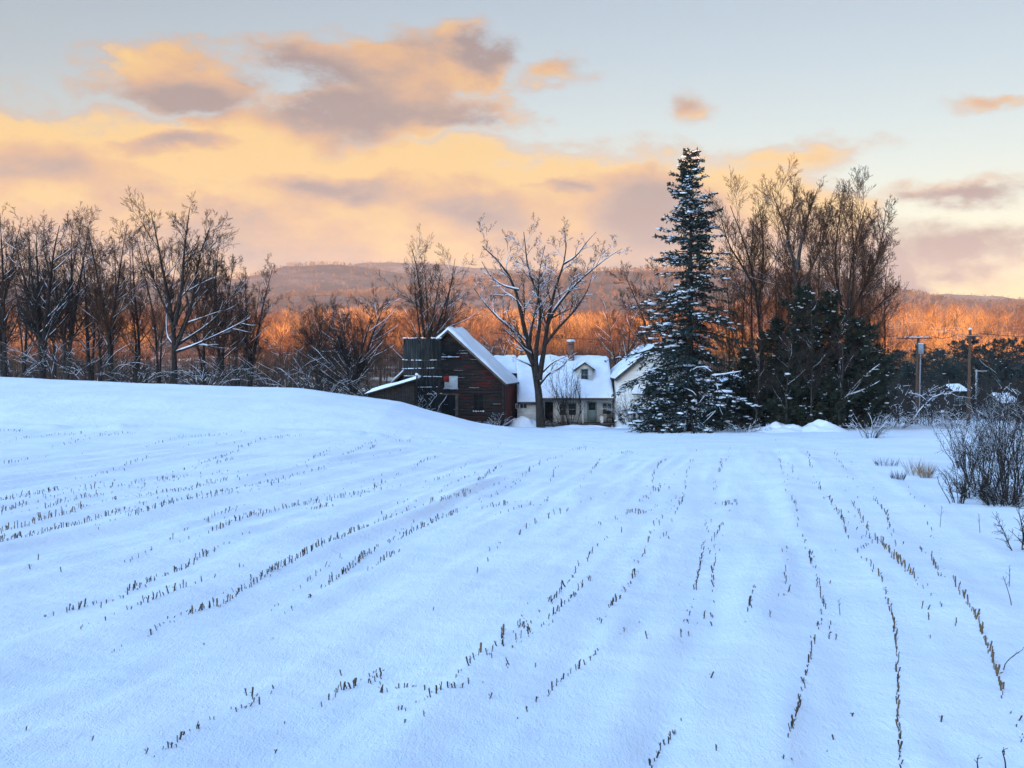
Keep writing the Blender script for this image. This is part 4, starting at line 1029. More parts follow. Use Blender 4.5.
q = ((-1.9, -1.0, zz0 - .12), (3.0, -1.0, zz0 - .12), (-1.9, -.004, zz0 + .2), (3.0, -.004, zz0 + .2))
rf = slab_roof(*q, .08).build('porch_roof', M['fascia'], wing); snow_slab(*q, .14, 41, 24, 8, .1).build('snow', M['roofsnow'], rf, smooth=True)
for c in (-1.75, 2.85):
    m_ = MB(); m_.box(c - .06, c + .06, -.92, -.8, 0, zz0 - .2); m_.build('porch_post', M['white'], wing)
framed_window(wing, .1, .9, 1.0, 2.3, 0, (0, 1), 'white', 'glass', .08)
framed_window(wing, -.4, .4, zz0 + .7, zz0 + 1.9, 0, (0, 1), 'white', 'glass', .08)

# shed with a snowy roof seen between the trunks -----------------------
fy = 106; fx = xof(731, fy); fz = float(h(fx, fy)) - .2
sh_ = thing('garden_shed', 'little shed with a thick snow roof glimpsed between the spruce and the cedars', 'shed', (fx, fy, fz))
e_ = at(731, 388, fy)[2] - fz; r_ = at(731, 377, fy)[2] - fz
m_ = MB(); m_.box(-1.5, 1.5, 0, .1, 0, e_); m_.box(-1.5, -1.4, .1, 3, 0, e_); m_.box(1.4, 1.5, .1, 3, 0, e_); m_.box(-1.5, 1.5, 3, 3.1, 0, e_); m_.build('wall', M['darkwood'], sh_)
q = ((-1.8, -.3, e_), (1.8, -.3, e_), (-1.8, 1.55, r_), (1.8, 1.55, r_)); rf = slab_roof(*q, .1).build('roof', M['shingle'], sh_); snow_slab(*q, .25, 51, 20, 12).build('snow', M['roofsnow'], rf, smooth=True)
q = ((-1.8, 3.4, e_), (1.8, 3.4, e_), (-1.8, 1.554, r_), (1.8, 1.554, r_)); rf = slab_roof(*q, .1).build('roof', M['shingle'], sh_); snow_slab(*q, .25, 52, 20, 12).build('snow', M['roofsnow'], rf, smooth=True)

# far houses on the right -----------------------------------------------
def cottage(label, px, Y, top, eave_y, base_y, w_px, depth, wall, seed):
    x_ = xof(px, Y); z_ = at(px, base_y, Y)[2] - 1.0
    z_ = min(z_, float(h(x_, Y)) - .2)
    t_ = thing('cottage', label, 'house', (x_, Y, z_))
    hw = w_px / F * Y / 2; e_ = at(px, eave_y, Y)[2] - z_; r_ = at(px, top, Y)[2] - z_
    m_ = MB(); m_.box(-hw, hw, 0, .15, 0, e_); m_.box(-hw, hw, depth, depth + .15, 0, e_)
    for sx in (-1, 1):
        m_.prism([(sx * hw - (.15 if sx > 0 else 0), .15, 0), (sx * hw - (.15 if sx > 0 else 0), depth, 0), (sx * hw - (.15 if sx > 0 else 0), depth, e_), (sx * hw - (.15 if sx > 0 else 0), depth / 2, r_ - .2), (sx * hw - (.15 if sx > 0 else 0), .15, e_)], (.15, 0, 0))
    m_.build('wall', M[wall], t_)
    for y0, ym in ((-.4, depth / 2), (depth + .5, depth / 2 + .01)):
        q = ((-hw - .3, y0, e_), (hw + .3, y0, e_), (-hw - .3, ym, r_), (hw + .3, ym, r_))
        rf = slab_roof(*q, .12).build('roof', M['shingle'], t_); snow_slab(*q, .2, seed, 20, 10).build('snow', M['roofsnow'], rf, smooth=True)
    for c in (-.45, .35):
        framed_window(t_, c * hw - .4, c * hw + .4, e_ - 1.8, e_ - .8, 0, (0, 1), 'grey', 'glass', .05, False)
cottage('small dark house with a snowy roof far behind the brown pole', 961, 150, 386, 391, 404, 12, 5, 'darkwood', 61)
cottage('pale far house with a snowy roof behind the roadside thicket', 1010, 145, 395, 403, 416, 15, 5, 'grey', 62)

# ------------------------------------------------------------------ snow piles and road
def pile(label, px, py, Y, w_, hgt, seed, d_=.7):
    b = gbase(px, Y); rp = np.random.default_rng(seed)
    n = 40; g = np.linspace(-1, 1, n); yy1, xx1 = np.meshgrid(g, g, indexing='ij')
    r = np.sqrt(xx1 ** 2 + yy1 ** 2)
    prof_ = np.clip(1 - r ** 2, 0, 1) ** 1.5
    X1_, Y1_ = xx1 * w_ / 2, yy1 * w_ / 2 * d_
    z_ = hgt * .62 * prof_ * (.9 + .9 * fbm(xx1 * 1.5 + seed, yy1 * 1.5, 2) + .35 * fbm(xx1 * 5 + seed, yy1 * 5, 3)) - .05
    z_ = z_ + np.vectorize(lambda a, c: float(h(a, c)))(X1_ + b.x, Y1_ + b.y) - b.z - .12 * (r > .97)
    mb = MB(); i = (np.arange(n - 1)[:, None] * n + np.arange(n - 1)[None])
    mb.add(np.stack([X1_, Y1_, z_], -1).reshape(-1, 3), quads=np.stack([i, i + 1, i + 1 + n, i + n], -1).reshape(-1, 4))
    o = mb.build('snow_pile', M['snow'], smooth=True); o.location = b
    return tag(o, label, 'snow pile')
pile('rounded snow pile in front of the closed white bay between barn and tree', 525, 424, 96.2, 3.4, 1.9, 71, .8)
pile('lumpy snow pile at the foot of the middle cedars', 778, 440, 84.5, 5.6, 1.25, 72)
pile('long snow pile at the foot of the right-hand cedars', 818, 441, 84.5, 5.4, 1.15, 73)
pile('low snow heap left of the small spruce at the porch end', 628, 428, 93, 3.0, .6, 74)
pile('low lumpy snow bank along the front of the porch', 580, 428, 95.6, 6.5, .5, 75, .35)
pile('small snow heap beside the far end of the road near the leaning tree', 880, 425, 108, 6, .9, 76)

rp_ = np.array([[8, 92.5], [16, 89], [24, 87.5], [30, 89], [35, 93.5], [40, 99], [50, 108], [75, 130]], float)
rp_ = resample(np.c_[rp_, np.zeros(len(rp_))], 60)[:, :2]
tn = unit(np.gradient(rp_, axis=0)); nm = np.stack([-tn[:, 1], tn[:, 0]], 1)
ww = np.linspace(-2.2, 2.2, 13)
RX = rp_[:, None, 0] + nm[:, None, 0] * ww[None]; RYY = rp_[:, None, 1] + nm[:, None, 1] * ww[None]
RZ = h(RX, RYY) + micro(RX, RYY) + .05 - .05 * np.abs(ww[None] / 2.2) ** 6 * 2 - .03 * np.exp(-((np.abs(ww[None]) - .8) / .3) ** 2)
grid(RX, RYY, RZ, 'road', M['packed'])

# ------------------------------------------------------------------ poles and wires
def pole_base(px, Y): 
    b = gbase(px, Y); b.z -= .2; return b
b = pole_base(917, 108); topz = at(917, 336, 108)[2] - b.z
pa = thing('utility_pole', 'utility pole with a wide snow-topped crossarm and a transformer', 'utility pole', tuple(b))
m_ = MB(); m_.tube([(0, 0, 0), (.02, 0, topz * .5), (.1, 0, topz)], [.19, .16, .13], 10); m_.build('post', M['pole'], pa, smooth=True)
m_ = MB(); m_.tube([(.24, -.12, 1.2), (.25, -.12, topz * .5), (.30, -.12, topz - 1.4)], [.07, .07, .06], 8); m_.build('conduit', M['steel'], pa, smooth=True)
m_ = MB(); m_.box(-2.1, 1.4, -.22, -.13, topz - .27, topz - .17); ca_ = m_.build('crossarm', M['pole'], pa)
s2 = MB(); K = 26; xs_ = np.linspace(-1.2, .9, K); lumps(s2, np.stack([xs_, np.full(K, -.17), np.full(K, topz - .12)], 1), np.tile([[.15, .09, .06]], (K, 1)), rb); s2.build('snow', M['branchsnow'], ca_, smooth=True)
for x_ in (-1.9, -1.0, .7, 1.25):
    m_ = MB(); m_.tube([(x_, -.17, topz - .16), (x_, -.17, topz - .1), (x_, -.17, topz + .02)], [.03, .055, .035], 8); m_.build('insulator', M['steel'], ca_)
m_ = MB(); m_.tube([(.22, -.42, topz - 1.75), (.22, -.42, topz - 1.7), (.22, -.42, topz - .85), (.22, -.42, topz - .8)], [.2, .25, .25, .2], 14); tr = m_.build('transformer', M['steel'], pa)
s2 = MB(); lumps(s2, np.array([[.1, -.42, topz - .76], [.35, -.42, topz - .77]]), np.array([[.2, .2, .09]] * 2), rb); s2.build('snow', M['branchsnow'], tr, smooth=True)
for sx in (-1, 1):
    m_ = MB(); m_.tube([(.08, -.16, topz - 1.0), (.08 + sx * .75, -.17, topz - .33)], [.025, .025], 5); m_.build('brace', M['steel'], ca_)
pA = Vector((b.x, b.y - .17, b.z + topz))
b = pole_base(969, 106); topz = at(969, 330, 106)[2] - b.z
pb = thing('utility_pole', 'plain brown utility pole with a thin crossarm and a cap of snow', 'utility pole', tuple(b))
m_ = MB(); m_.tube([(0, 0, 0), (.03, 0, topz * .5), (.06, 0, topz)], [.19, .16, .12], 10); m_.build('post', M['pole'], pb, smooth=True)
m_ = MB(); m_.box(-1.25, .95, -.2, -.13, topz - .58, topz - .50); ca_ = m_.build('crossarm', M['steel'], pb)
for x_ in (-1.15, .85):
    m_ = MB(); m_.tube([(x_, -.155, topz - .5), (x_, -.155, topz - .44), (x_, -.155, topz - .34)], [.03, .05, .03], 8); m_.build('insulator', M['steel'], ca_)
s2 = MB(); lumps(s2, np.array([[.06, 0, topz + .08]]), np.array([[.17, .17, .14]]), rb); s2.build('snow', M['branchsnow'], pb, smooth=True)
pB = Vector((b.x, b.y - .155, b.z + topz - .34))
b = pole_base(976.5, 165); topz = at(976, 369.5, 165)[2] - b.z
pc = thing('utility_pole', 'thin grey far pole just right of the brown pole', 'utility pole', tuple(b))
m_ = MB(); m_.tube([(0, 0, 0), (0, 0, topz)], [.16, .13], 8); m_.build('post', M['steel'], pc, smooth=True)
m_ = MB(); m_.box(-.3, 1.9, -.2, -.1, topz - .3, topz - .15); m_.build('crossarm', M['steel'], pc)
pC = Vector((b.x, b.y - .15, b.z + topz - .2))
def wire(label, a, b_, sag):
    m_ = MB(); t_ = np.linspace(0, 1, 24)
    P = np.array([np.array(a) * (1 - u) + np.array(b_) * u - np.array([0, 0, 4 * sag * u * (1 - u)]) for u in t_])
    m_.tube(P, np.full(24, .028), 4); return tag(m_.build('power_line', M['wire']), label, 'wire')
far = Vector((74, 100, pA.z + .5))
wire('upper wire strung between the two big poles', pA + Vector((1.25, 0, .02)), pB + Vector((-1.15, 0, 0)), .35)
wire('lower wire strung between the two big poles', pA + Vector((.7, 0, -1.0)), pB + Vector((-.1, 0, -1.6)), .5)
wire('wire running right from the brown pole out of the picture', pB + Vector((.85, 0, 0)), far, .8)
wire('low sagging wire running right from the brown pole', pB + Vector((.05, 0, -2.6)), far + Vector((0, 0, -2.6)), 1.0)
wire('wire from the far grey pole out of the picture', pC + Vector((1.8, 0, 0)), pC + Vector((40, -10, -.5)), .8)
wire('wire leading left from the crossarm pole behind the cedars', pA + Vector((-1.9, 0, .02)), pA + Vector((-42, 5, .4)), .8)
b = gbase(943, 106)
mp_ = thing('marker_post', 'short dark post with a cap of snow between the two big poles', 'post', tuple(b))
m_ = MB(); m_.box(-.09, .09, -.09, .09, -.2, 1.35); m_.box(-.13, .13, -.13, .13, 1.353, 1.42); m_.build('post', M['darkwood'], mp_)
s2 = MB(); lumps(s2, np.array([[0, 0, 1.5]]), np.array([[.2, .2, .15]]), rb); s2.build('snow', M['branchsnow'], mp_, smooth=True)
limb_tree('bent_tree', 'small bent tree with a flat snow-topped crown at the foot of the crossarm pole', 909, 104,
  [([(909, 432), (912, 422), (920, 410), (928, 402), (934, 396)], .14, .06), ([(909, 424), (905, 420), (902, 417)], .07, .04), ([(928, 402), (920, 395), (910, 393)], .06, .03), ([(932, 398), (942, 394), (952, 394)], .06, .03), ([(924, 406), (930, 392), (934, 388)], .05, .03)],
  [LV(9, .35, 1, (30, 70), .35, .6, 5, .0, .2), LV(5, .2, 1, (30, 60), .45, .7, 4, .05, .25)], M['darktwig'], M['darktwig'], 141, 1.2, .8)

# ------------------------------------------------------------------ roadside brush on the right
big = [LV(9, .12, 1, (20, 55), .35, .6, 4, .12, .2), LV(4, .1, 1, (25, 60), .42, .7, 3, .08, .25)]
for i, (px, py, hg, wd, n_, lb, sn) in enumerate([
    (958, 503, 1.9, 1.1, 9, 'upright thin shrub, nearest the field on the left of the roadside thicket', .35), (984, 488, 2.9, 2.8, 24, 'tall tangled shrub in the middle of the roadside thicket', .6),
    (1008, 500, 3.0, 2.6, 22, 'dark tangled shrub at the front right of the roadside thicket', .5), (1020, 480, 3.9, 3, 24, 'tallest shrub of the roadside thicket at the right edge', .5),
    (966, 468, 2.9, 2.8, 20, 'dense shrub at the back of the roadside thicket below the brown pole', .7), (996, 462, 3.6, 4, 24, 'tall back shrub of the roadside thicket', .7),
    (1026, 552, 1.6, 1.8, 16, 'low twiggy shrub cut by the right edge of the picture', .3), (1018, 455, 5.0, 4, 24, 'high shrub behind the roadside thicket at the right edge', .7),
    (976, 498, 1.1, 2.2, 26, 'low bluish twigs under the roadside thicket', .5), (1000, 506, 1.0, 2.2, 26, 'low bluish twigs spilling onto the snow in front of the thicket', .5)]):
    S(lb, px, 0, hg * .88, wd * .62, int(n_ * 1.05), sn * .6, 150 + i, 'darktwig', py=py, r=.020, lv=big, arch=.03, group='shrubs of the roadside thicket')
for i, (px, py, hg, wd, lb) in enumerate([(870, 438, 2.2, 2.5, 'small snowy shrub at the roadside end of the cedars'), (895, 428, 1.9, 3, 'low shrub left of the bent tree'), (955, 428, 2.0, 3, 'low brush between the marker post and the brown pole'), (930, 426, 1.8, 3, 'low brush behind the marker post'), (745, 432, 1.3, 3, 'low brush at the foot of the spruce and the cedars')]):
    S(lb, px, 0, hg, wd, 22, .9, 170 + i, 'darktwig', py=py, r=.022)
S('slim upright bare shrub in front of the dormer and the porch', 571, 96.4, 5.4, 2.6, 12, .3, 181, 'darktwig', name='bare_shrub', r=.035, lv=[LV(10, .2, 1, (12, 35), .4, .6, 5, .2, .1), LV(5, .15, 1, (20, 45), .42, .7, 4, .12, .15)], arch=-.05)
S('low reddish bush under the porch windows', 561, 96.9, 1.7, 2.6, 26, .3, 182, 'redtwig', r=.02)
S('fuzzy bluish bush against the white gable wall', 633, 93.5, 3.4, 2.8, 40, .5, 183, 'darktwig', r=.018, lv=[LV(9, .1, 1, (15, 40), .4, .6, 4, .15, .15), LV(5, .1, 1, (20, 45), .45, .7, 3, .1, .2)])
S('small dark bush hiding the corner of the barn', 497, 93.3, 1.5, 2.0, 22, .9, 184, 'darktwig', r=.02)
def grass_tuft(label, px, py, hg, wd, n, seed, m='drygrass'):
    b = ground_at(px, py); r_ = np.random.default_rng(seed)
    a = r_.random(n) * 6.283; rad = np.sqrt(r_.random(n)) * wd / 2
    P = np.stack([np.cos(a) * rad * .6, np.sin(a) * rad * .6, -.05 + 0 * a], 1)
    D = unit(np.stack([np.cos(a) * .4, np.sin(a) * .4, np.ones(n)], 1) + r_.normal(size=(n, 3)) * .18)
    mb = MB(); blades(mb, P, D, hg * r_.uniform(.5, 1.1, n), np.full(n, .013), r_)
    o = mb.build('grass_tuft', M[m]); o.location = b
    return tag(o, label, 'grass tuft')
grass_tuft('tan tuft of dry grass in the snow left of the roadside thicket', 926, 478, .8, .7, 170, 1)
grass_tuft('thin pale dry grass beside the tan tuft', 914, 476, .9, .7, 60, 2)
grass_tuft('small greyish weed clump further left of the tan tuft', 898, 480, .5, .7, 90, 3, 'darktwig')
grass_tuft('small grey weed patch near the road edge', 886, 466, .5, 1.6, 90, 4, 'darktwig')
def weed(label, pts, seed, r=.008, Y=None):
    b = ground_at(*pts[0]); r_ = np.random.default_rng(seed)
    P = np.array([at(x_, y_, b[1]) for x_, y_ in pts]) - b; P = resample(P, 7); P[0, 2] -= .05
    m_ = MB(); P = P[None]; R = np.linspace(r, r * .5, 7)[None]; tubes(m_, P, R, 4)
    c = spawn(P, R, 4, .4, 1, (25, 55), .3, .8, 4, .05, .15, r_, minr=r * .5, lmin=.05); tubes(m_, *c, 3)
    o = m_.build('weed_stalk', M['darktwig']); o.location = b
    return tag(o, label, 'weed')
weed('single dead weed stalk standing by the end of the tan corn row', [(1003, 668), (1006, 662), (1014, 655), (1022, 650)], 1)
weed('curled dead weed near the bottom right corner', [(1006, 766), (1004, 756), (1001, 748), (1005, 752)], 2)
weed('short thin weed left of the curled one at the bottom edge', [(978, 768), (977, 762), (978, 757)], 3)
weed('thin weed standing in open snow below the thicket', [(940, 528), (941, 515), (942, 506)], 4)
weed('leaning thin twig by the foot of the upright shrub', [(951, 504), (945, 494), (939, 484), (937, 476)], 5, .014)
weed('thin weed right of the leaning twig', [(980, 532), (979, 520), (979, 514)], 6)
weed('forked weed under the low shrub at the right edge', [(1012, 606), (1008, 590), (1003, 576)], 7)
weed('thin upright weed near the right edge', [(1009, 586), (1010, 575), (1009, 566)], 8)
weed('pale thin weed right of the lower stub row', [(840, 612), (839, 606), (839, 600)], 9, .006)

# ------------------------------------------------------------------ corn stubble
# (sight-line path over the snow, how many stalks, tone, description of the row)
ROWS = [
 ([(955, 587), (963, 599), (970, 611), (978, 623), (985, 642), (993, 660), (998, 678), (1003, 692)], 36, 't', 'tan cut corn stalk in the thick row nearest the right edge'),
 ([(869, 566), (876, 575), (884, 585), (889, 602), (892, 612), (895, 635), (897, 655), (898, 680), (898, 700), (899, 725), (901, 766)], 62, 'm', 'cut corn stalk in the long row that runs to the bottom edge on the right'),
 ([(874, 539), (880, 545), (888, 553), (896, 562), (904, 570), (914, 580)], 30, 't', 'tan cut corn stalk in the leaning row above the long right-hand row'),
 ([(815, 636), (812, 648), (808, 665), (803, 685), (799, 700), (797, 712), (790, 734)], 27, 'd', 'dark corn stub in the short steep row left of the long right-hand row'),
 ([(671, 734), (666, 742), (660, 748), (655, 757), (647, 766)], 9, 'd', 'dark corn stub in the short row at the bottom edge in the middle'),
 ([(594, 658), (588, 663), (580, 669), (567, 678), (555, 688), (547, 698)], 12, 'd', 'dark corn stub in the thin row falling left below the picture centre'),
 ([(552, 622), (558, 617), (562, 612)], 7, 'm', 'corn stub in the small tight cluster below the picture centre'),
 ([(573, 602), (578, 597), (582, 592)], 6, 'm', 'corn stub in the small cluster just above the tight one'),
 ([(550, 606), (556, 600), (562, 594), (569, 585)], 8, 'd', 'corn stub in the loose dark string left of the small cluster'),
 ([(608, 613), (612, 607), (619, 600)], 8, 'd', 'dark corn stub in the short cluster right of the picture centre'),
 ([(515, 652), (517, 646), (529, 640), (530, 634), (516, 631), (522, 630)], 9, 'm', 'tall corn stub in the loose cluster at the lower middle'),
 ([(502, 644), (503, 636)], 4, 't', 'pale corn stub at the top of the slanting lower-middle row'),
 ([(508, 656), (501, 650), (489, 660), (492, 668), (482, 655), (475, 668), (466, 676), (456, 686)], 15, 'm', 'corn stub scattered along the slanting lower-middle row'),
 ([(457, 697), (454, 697), (447, 696), (433, 702), (426, 706)], 8, 'd', 'dark corn stub at the lower end of the slanting lower-middle row'),
 ([(335, 694), (337, 688), (345, 685), (354, 684), (358, 680)], 10, 'm', 'corn stub in the left half of the short level row, lower left'),
 ([(373, 679), (376, 678), (383, 670), (379, 688), (387, 689), (398, 687), (404, 687)], 10, 'd', 'corn stub in the right half of the short level row, lower left'),
 ([(246, 707), (252, 704), (260, 703), (247, 697), (262, 697)], 7, 'd', 'dark corn stub in the little cluster at the lower left'),
 ([(166, 754), (176, 751), (178, 745), (184, 740), (190, 736), (197, 733)], 9, 'd', 'dark corn stub in the short row near the bottom left'),
 ([(749, 613), (750, 605), (751, 600)], 6, 'd', 'dark corn stub in the stubby cluster right of centre'),
 ([(819, 580), (820, 589), (823, 598), (826, 606)], 9, 'd', 'dark corn stub in the short steep string right of centre'),
 ([(786, 594), (789, 590), (785, 580), (786, 569)], 7, 'd', 'corn stub in the forked cluster left of the steep string'),
 ([(808, 551), (810, 557), (813, 564)], 8, 'd', 'corn stub in the dark knot above the steep string'),
 ([(791, 500), (795, 509), (797, 517)], 8, 'd', 'corn stub in the faint string above the dark knot'),
 ([(829, 500), (834, 508), (840, 515)], 15, 'm', 'corn stub in the tight upper right row, upper half'),
 ([(840, 520), (843, 525), (848, 541), (851, 541)], 10, 'd', 'corn stub in the tight upper right row, lower half'),
 ([(852, 506), (858, 513), (861, 519), (866, 527), (868, 535)], 14, 'm', 'corn stub in the loose row left of the tan one'),
 ([(877, 503), (881, 508), (887, 515), (889, 528)], 17, 'm', 'corn stub in the short row high on the right'),
 ([(931, 561), (934, 567), (938, 573)], 8, 't', 'tan corn stub in the tiny clump between the two tan rows'),
 ([(779, 457), (781, 467), (784, 475)], 8, 'd', ''), ([(792, 467), (793, 474)], 5, 'd', ''), ([(807, 453), (808, 460), (811, 469)], 10, 'm', ''), ([(837, 452), (836, 458), (841, 465), (846, 470)], 11, 'm', ''), ([(818, 485), (821, 493)], 4, 'd', ''),
 ([(523, 478), (528, 473), (535, 466), (548, 460), (562, 457)], 22, 'd', ''), ([(592, 471), (595, 467), (599, 462)], 9, 'd', ''), ([(552, 478), (554, 473)], 5, 'd', ''),
 ([(652, 482), (655, 472), (658, 466), (666, 459)], 16, 'd', ''), ([(650, 495), (653, 488), (660, 491), (662, 486)], 8, 'd', ''), ([(625, 516), (630, 512), (638, 513), (645, 513), (652, 507)], 14, 'm', ''),
 ([(676, 511), (682, 503), (684, 486), (690, 465), (693, 460)], 14, 'd', ''), ([(718, 474), (721, 467), (722, 461)], 14, 'm', ''), ([(724, 504), (730, 505)], 5, 'd', ''),
 ([(724, 522), (719, 530), (716, 537), (712, 542)], 12, 'm', ''), ([(705, 542), (702, 552), (700, 566), (697, 576), (695, 588)], 20, 'd', 'dark corn stub in the long steep string in the middle of the field'), ([(716, 558), (714, 568), (713, 576), (714, 585)], 8, 'd', 'dark corn stub just right of the long steep string'),
 ([(662, 522), (655, 528), (650, 536), (645, 552), (641, 562)], 9, 'd', ''), ([(631, 584), (635, 578)], 4, 'd', 'dark corn stub in the tiny pair left of the steep string'), ([(569, 585), (577, 572), (592, 556), (604, 540), (623, 533)], 9, 'd', ''),
 ([(512, 511), (522, 507), (540, 505), (548, 501)], 12, 'd', ''), ([(515, 538), (520, 534), (530, 525), (545, 518), (570, 512)], 11, 'd', ''), ([(577, 450), (586, 449)], 8, 'd', ''), ([(622, 454), (632, 453)], 8, 'd', ''),
 ([(0, 546), (40, 537), (80, 524), (100, 517), (120, 510)], 62, 'm', 'corn stub in the long unbroken row at the left edge'), ([(0, 534), (20, 528), (45, 521), (85, 508)], 40, 't', 'taller pale corn stub in the row above the unbroken one at the left edge'), ([(0, 512), (27, 505)], 15, 'm', ''),
 ([(5, 500), (30, 495), (60, 490)], 30, 'd', ''), ([(69, 495), (95, 490), (120, 488), (146, 484)], 28, 'd', ''), ([(158, 480), (177, 477)], 14, 'd', ''), ([(148, 495), (180, 490), (205, 485), (228, 481)], 40, 'd', ''),
 ([(133, 518), (155, 512), (175, 506)], 20, 'd', ''), ([(163, 505), (190, 500), (220, 491), (256, 483), (290, 476), (323, 469)], 58, 'd', ''), ([(45, 508), (62, 502), (85, 498), (105, 495)], 26, 'm', ''), ([(186, 504), (215, 498), (240, 494)], 16, 'd', ''),
 ([(155, 445), (170, 440), (190, 437), (228, 435)], 26, 'd', ''), ([(256, 441), (275, 438), (302, 436)], 24, 'd', ''), ([(197, 465), (215, 459), (228, 454)], 20, 'd', ''), ([(216, 464), (232, 459)], 9, 'd', ''), ([(238, 450), (256, 442)], 8, 'd', ''),
 ([(0, 468), (28, 460)], 10, 'd', ''), ([(98, 474), (120, 469), (150, 458)], 16, 'd', ''), ([(40, 437), (60, 435), (85, 434)], 18, 'd', ''), ([(12, 441), (30, 438)], 7, 'd', ''), ([(65, 444), (80, 441)], 9, 'd', ''), ([(100, 436), (130, 434)], 16, 'd', ''), ([(0, 432), (24, 431)], 12, 'd', ''),
 ([(125, 592), (138, 585), (152, 579)], 14, 'd', 'dark corn stub in the lower of the two short rows on the left'), ([(172, 571), (188, 565), (198, 558), (210, 553)], 20, 'd', 'dark corn stub in the upper of the two short rows on the left'),
 ([(137, 609), (150, 604), (160, 600), (170, 597), (188, 589)], 16, 'd', 'corn stub in the short row just left of the long diagonal row'), ([(65, 609), (75, 606), (85, 604)], 7, 'd', 'tiny dark stub in the faint string at the far left'),
 ([(190, 612), (205, 607), (225, 602), (240, 591), (256, 582), (262, 578)], 34, 'm', 'corn stalk at the lower end of the long diagonal row on the left'), ([(266, 575), (285, 567), (300, 559), (320, 548), (345, 540), (366, 527)], 66, 'm', 'corn stalk in the dense upper part of the long diagonal row on the left'),
 ([(370, 526), (383, 521), (405, 512), (412, 508)], 10, 'd', ''), ([(328, 582), (338, 576), (350, 568), (371, 552)], 28, 'm', 'corn stalk in the short dense row right of the long diagonal row'), ([(300, 586), (315, 574), (330, 565)], 6, 'd', 'loose dark stub between the long diagonal row and the short dense one'),
 ([(216, 532), (232, 525), (256, 516), (275, 511), (300, 504)], 42, 'm', ''), ([(302, 504), (325, 501), (345, 497), (368, 493)], 30, 'd', ''), ([(372, 490), (386, 482)], 12, 'd', ''), ([(400, 538), (412, 531), (425, 526), (440, 517), (456, 511)], 34, 'd', ''), ([(380, 562), (392, 554)], 6, 'd', 'small dark stub between the short dense row and the upper middle row'),
 ([(430, 506), (445, 503), (467, 494)], 22, 'd', ''), ([(477, 486), (487, 478), (497, 470)], 18, 'd', ''), ([(416, 467), (426, 462), (436, 457)], 14, 'd', ''), ([(433, 485), (450, 475), (468, 464)], 12, 'd', ''), ([(347, 456), (356, 451), (365, 445), (378, 442)], 22, 'd', ''), ([(370, 449), (375, 446)], 8, 'd', ''),
 ([(308, 462), (320, 456), (331, 450)], 14, 'd', ''), ([(395, 442), (412, 442)], 8, 'd', ''), ([(270, 486), (279, 483)], 6, 'd', ''), ([(208, 520), (222, 514), (232, 511)], 10, 'm', ''), ([(317, 510), (327, 509)], 8, 'd', ''), ([(490, 507), (508, 504)], 8, 'd', ''),
]
SINGLES = [(26, 732, 'lone dark corn stub at the lower far left'), (92, 743, 'lone dark stub near the bottom left corner'), (275, 750, 'lone dark stub at the bottom, left of centre'), (405, 731, 'lone dark stub below the slanting row, left of centre'),
 (204, 644, 'lone stub below the long diagonal row'), (273, 636, 'tiny lone stub right of the one below the diagonal row'), (433, 611, 'lone pointed stub in open snow left of centre'), (535, 672, 'lone thin stub above the thin falling row'),
 (716, 751, 'lone dark stub at the bottom, right of centre'), (792, 759, 'lone dark stub at the bottom below the steep row'), (827, 743, 'lower of two dark stubs right of the steep row'), (833, 731, 'upper of two dark stubs right of the steep row'),
 (647, 641, 'lone tiny stub in open snow right of centre'), (681, 637, 'left of two tiny stubs in open snow'), (711, 678, 'dark tuft-like stub alone in the lower middle'), (697, 622, 'lower of a pair of stubs in the middle field'), (704, 616, 'upper of a pair of stubs in the middle field'),
 (852, 707, 'tiny stub left of the long right-hand row'), (941, 718, 'small brown stub low on the right'), (1019, 717, 'tiny stub at the lower right edge'), (922, 608, 'left of three stubs beside the long right-hand row'), (928, 609, 'middle of three stubs beside the long right-hand row'),
 (929, 619, 'lowest of three stubs beside the long right-hand row'), (930, 638, 'lone stub below the three beside the long row'), (963, 766, 'dark stub cut by the bottom edge on the right'), (146, 761, 'stub at the bottom edge, far left'), (712, 623, 'faint stub right of the middle pair'),
 (284, 722, 'tiny stub left of the short level row'), (424, 727, 'tiny dark fleck right of the lone stub left of centre'), (490, 705, 'faint stub right of the slanting row end'), (770, 621, 'tiny stub below the stubby cluster'),
 (903, 545, 'lone stub right of the tan leaning row top'), (38, 559, 'lone stub below the unbroken row at the left edge'), (30, 572, 'small dark stub further below the unbroken row'), (61, 573, 'right one of the small dark stubs on the left'), (99, 530, 'stub just under the unbroken row'),
 (170, 542, 'left stub of an upright pair, left field'), (173, 541, 'right stub of an upright pair, left field'), (287, 531, 'lone tall stub above the diagonal row'), (382, 513, 'lone stub above the upper middle row'), (477, 574, 'lone dark stub in open snow left of the centre'), (488, 562, 'small stub above the lone dark one')]
rs = np.random.default_rng(77)
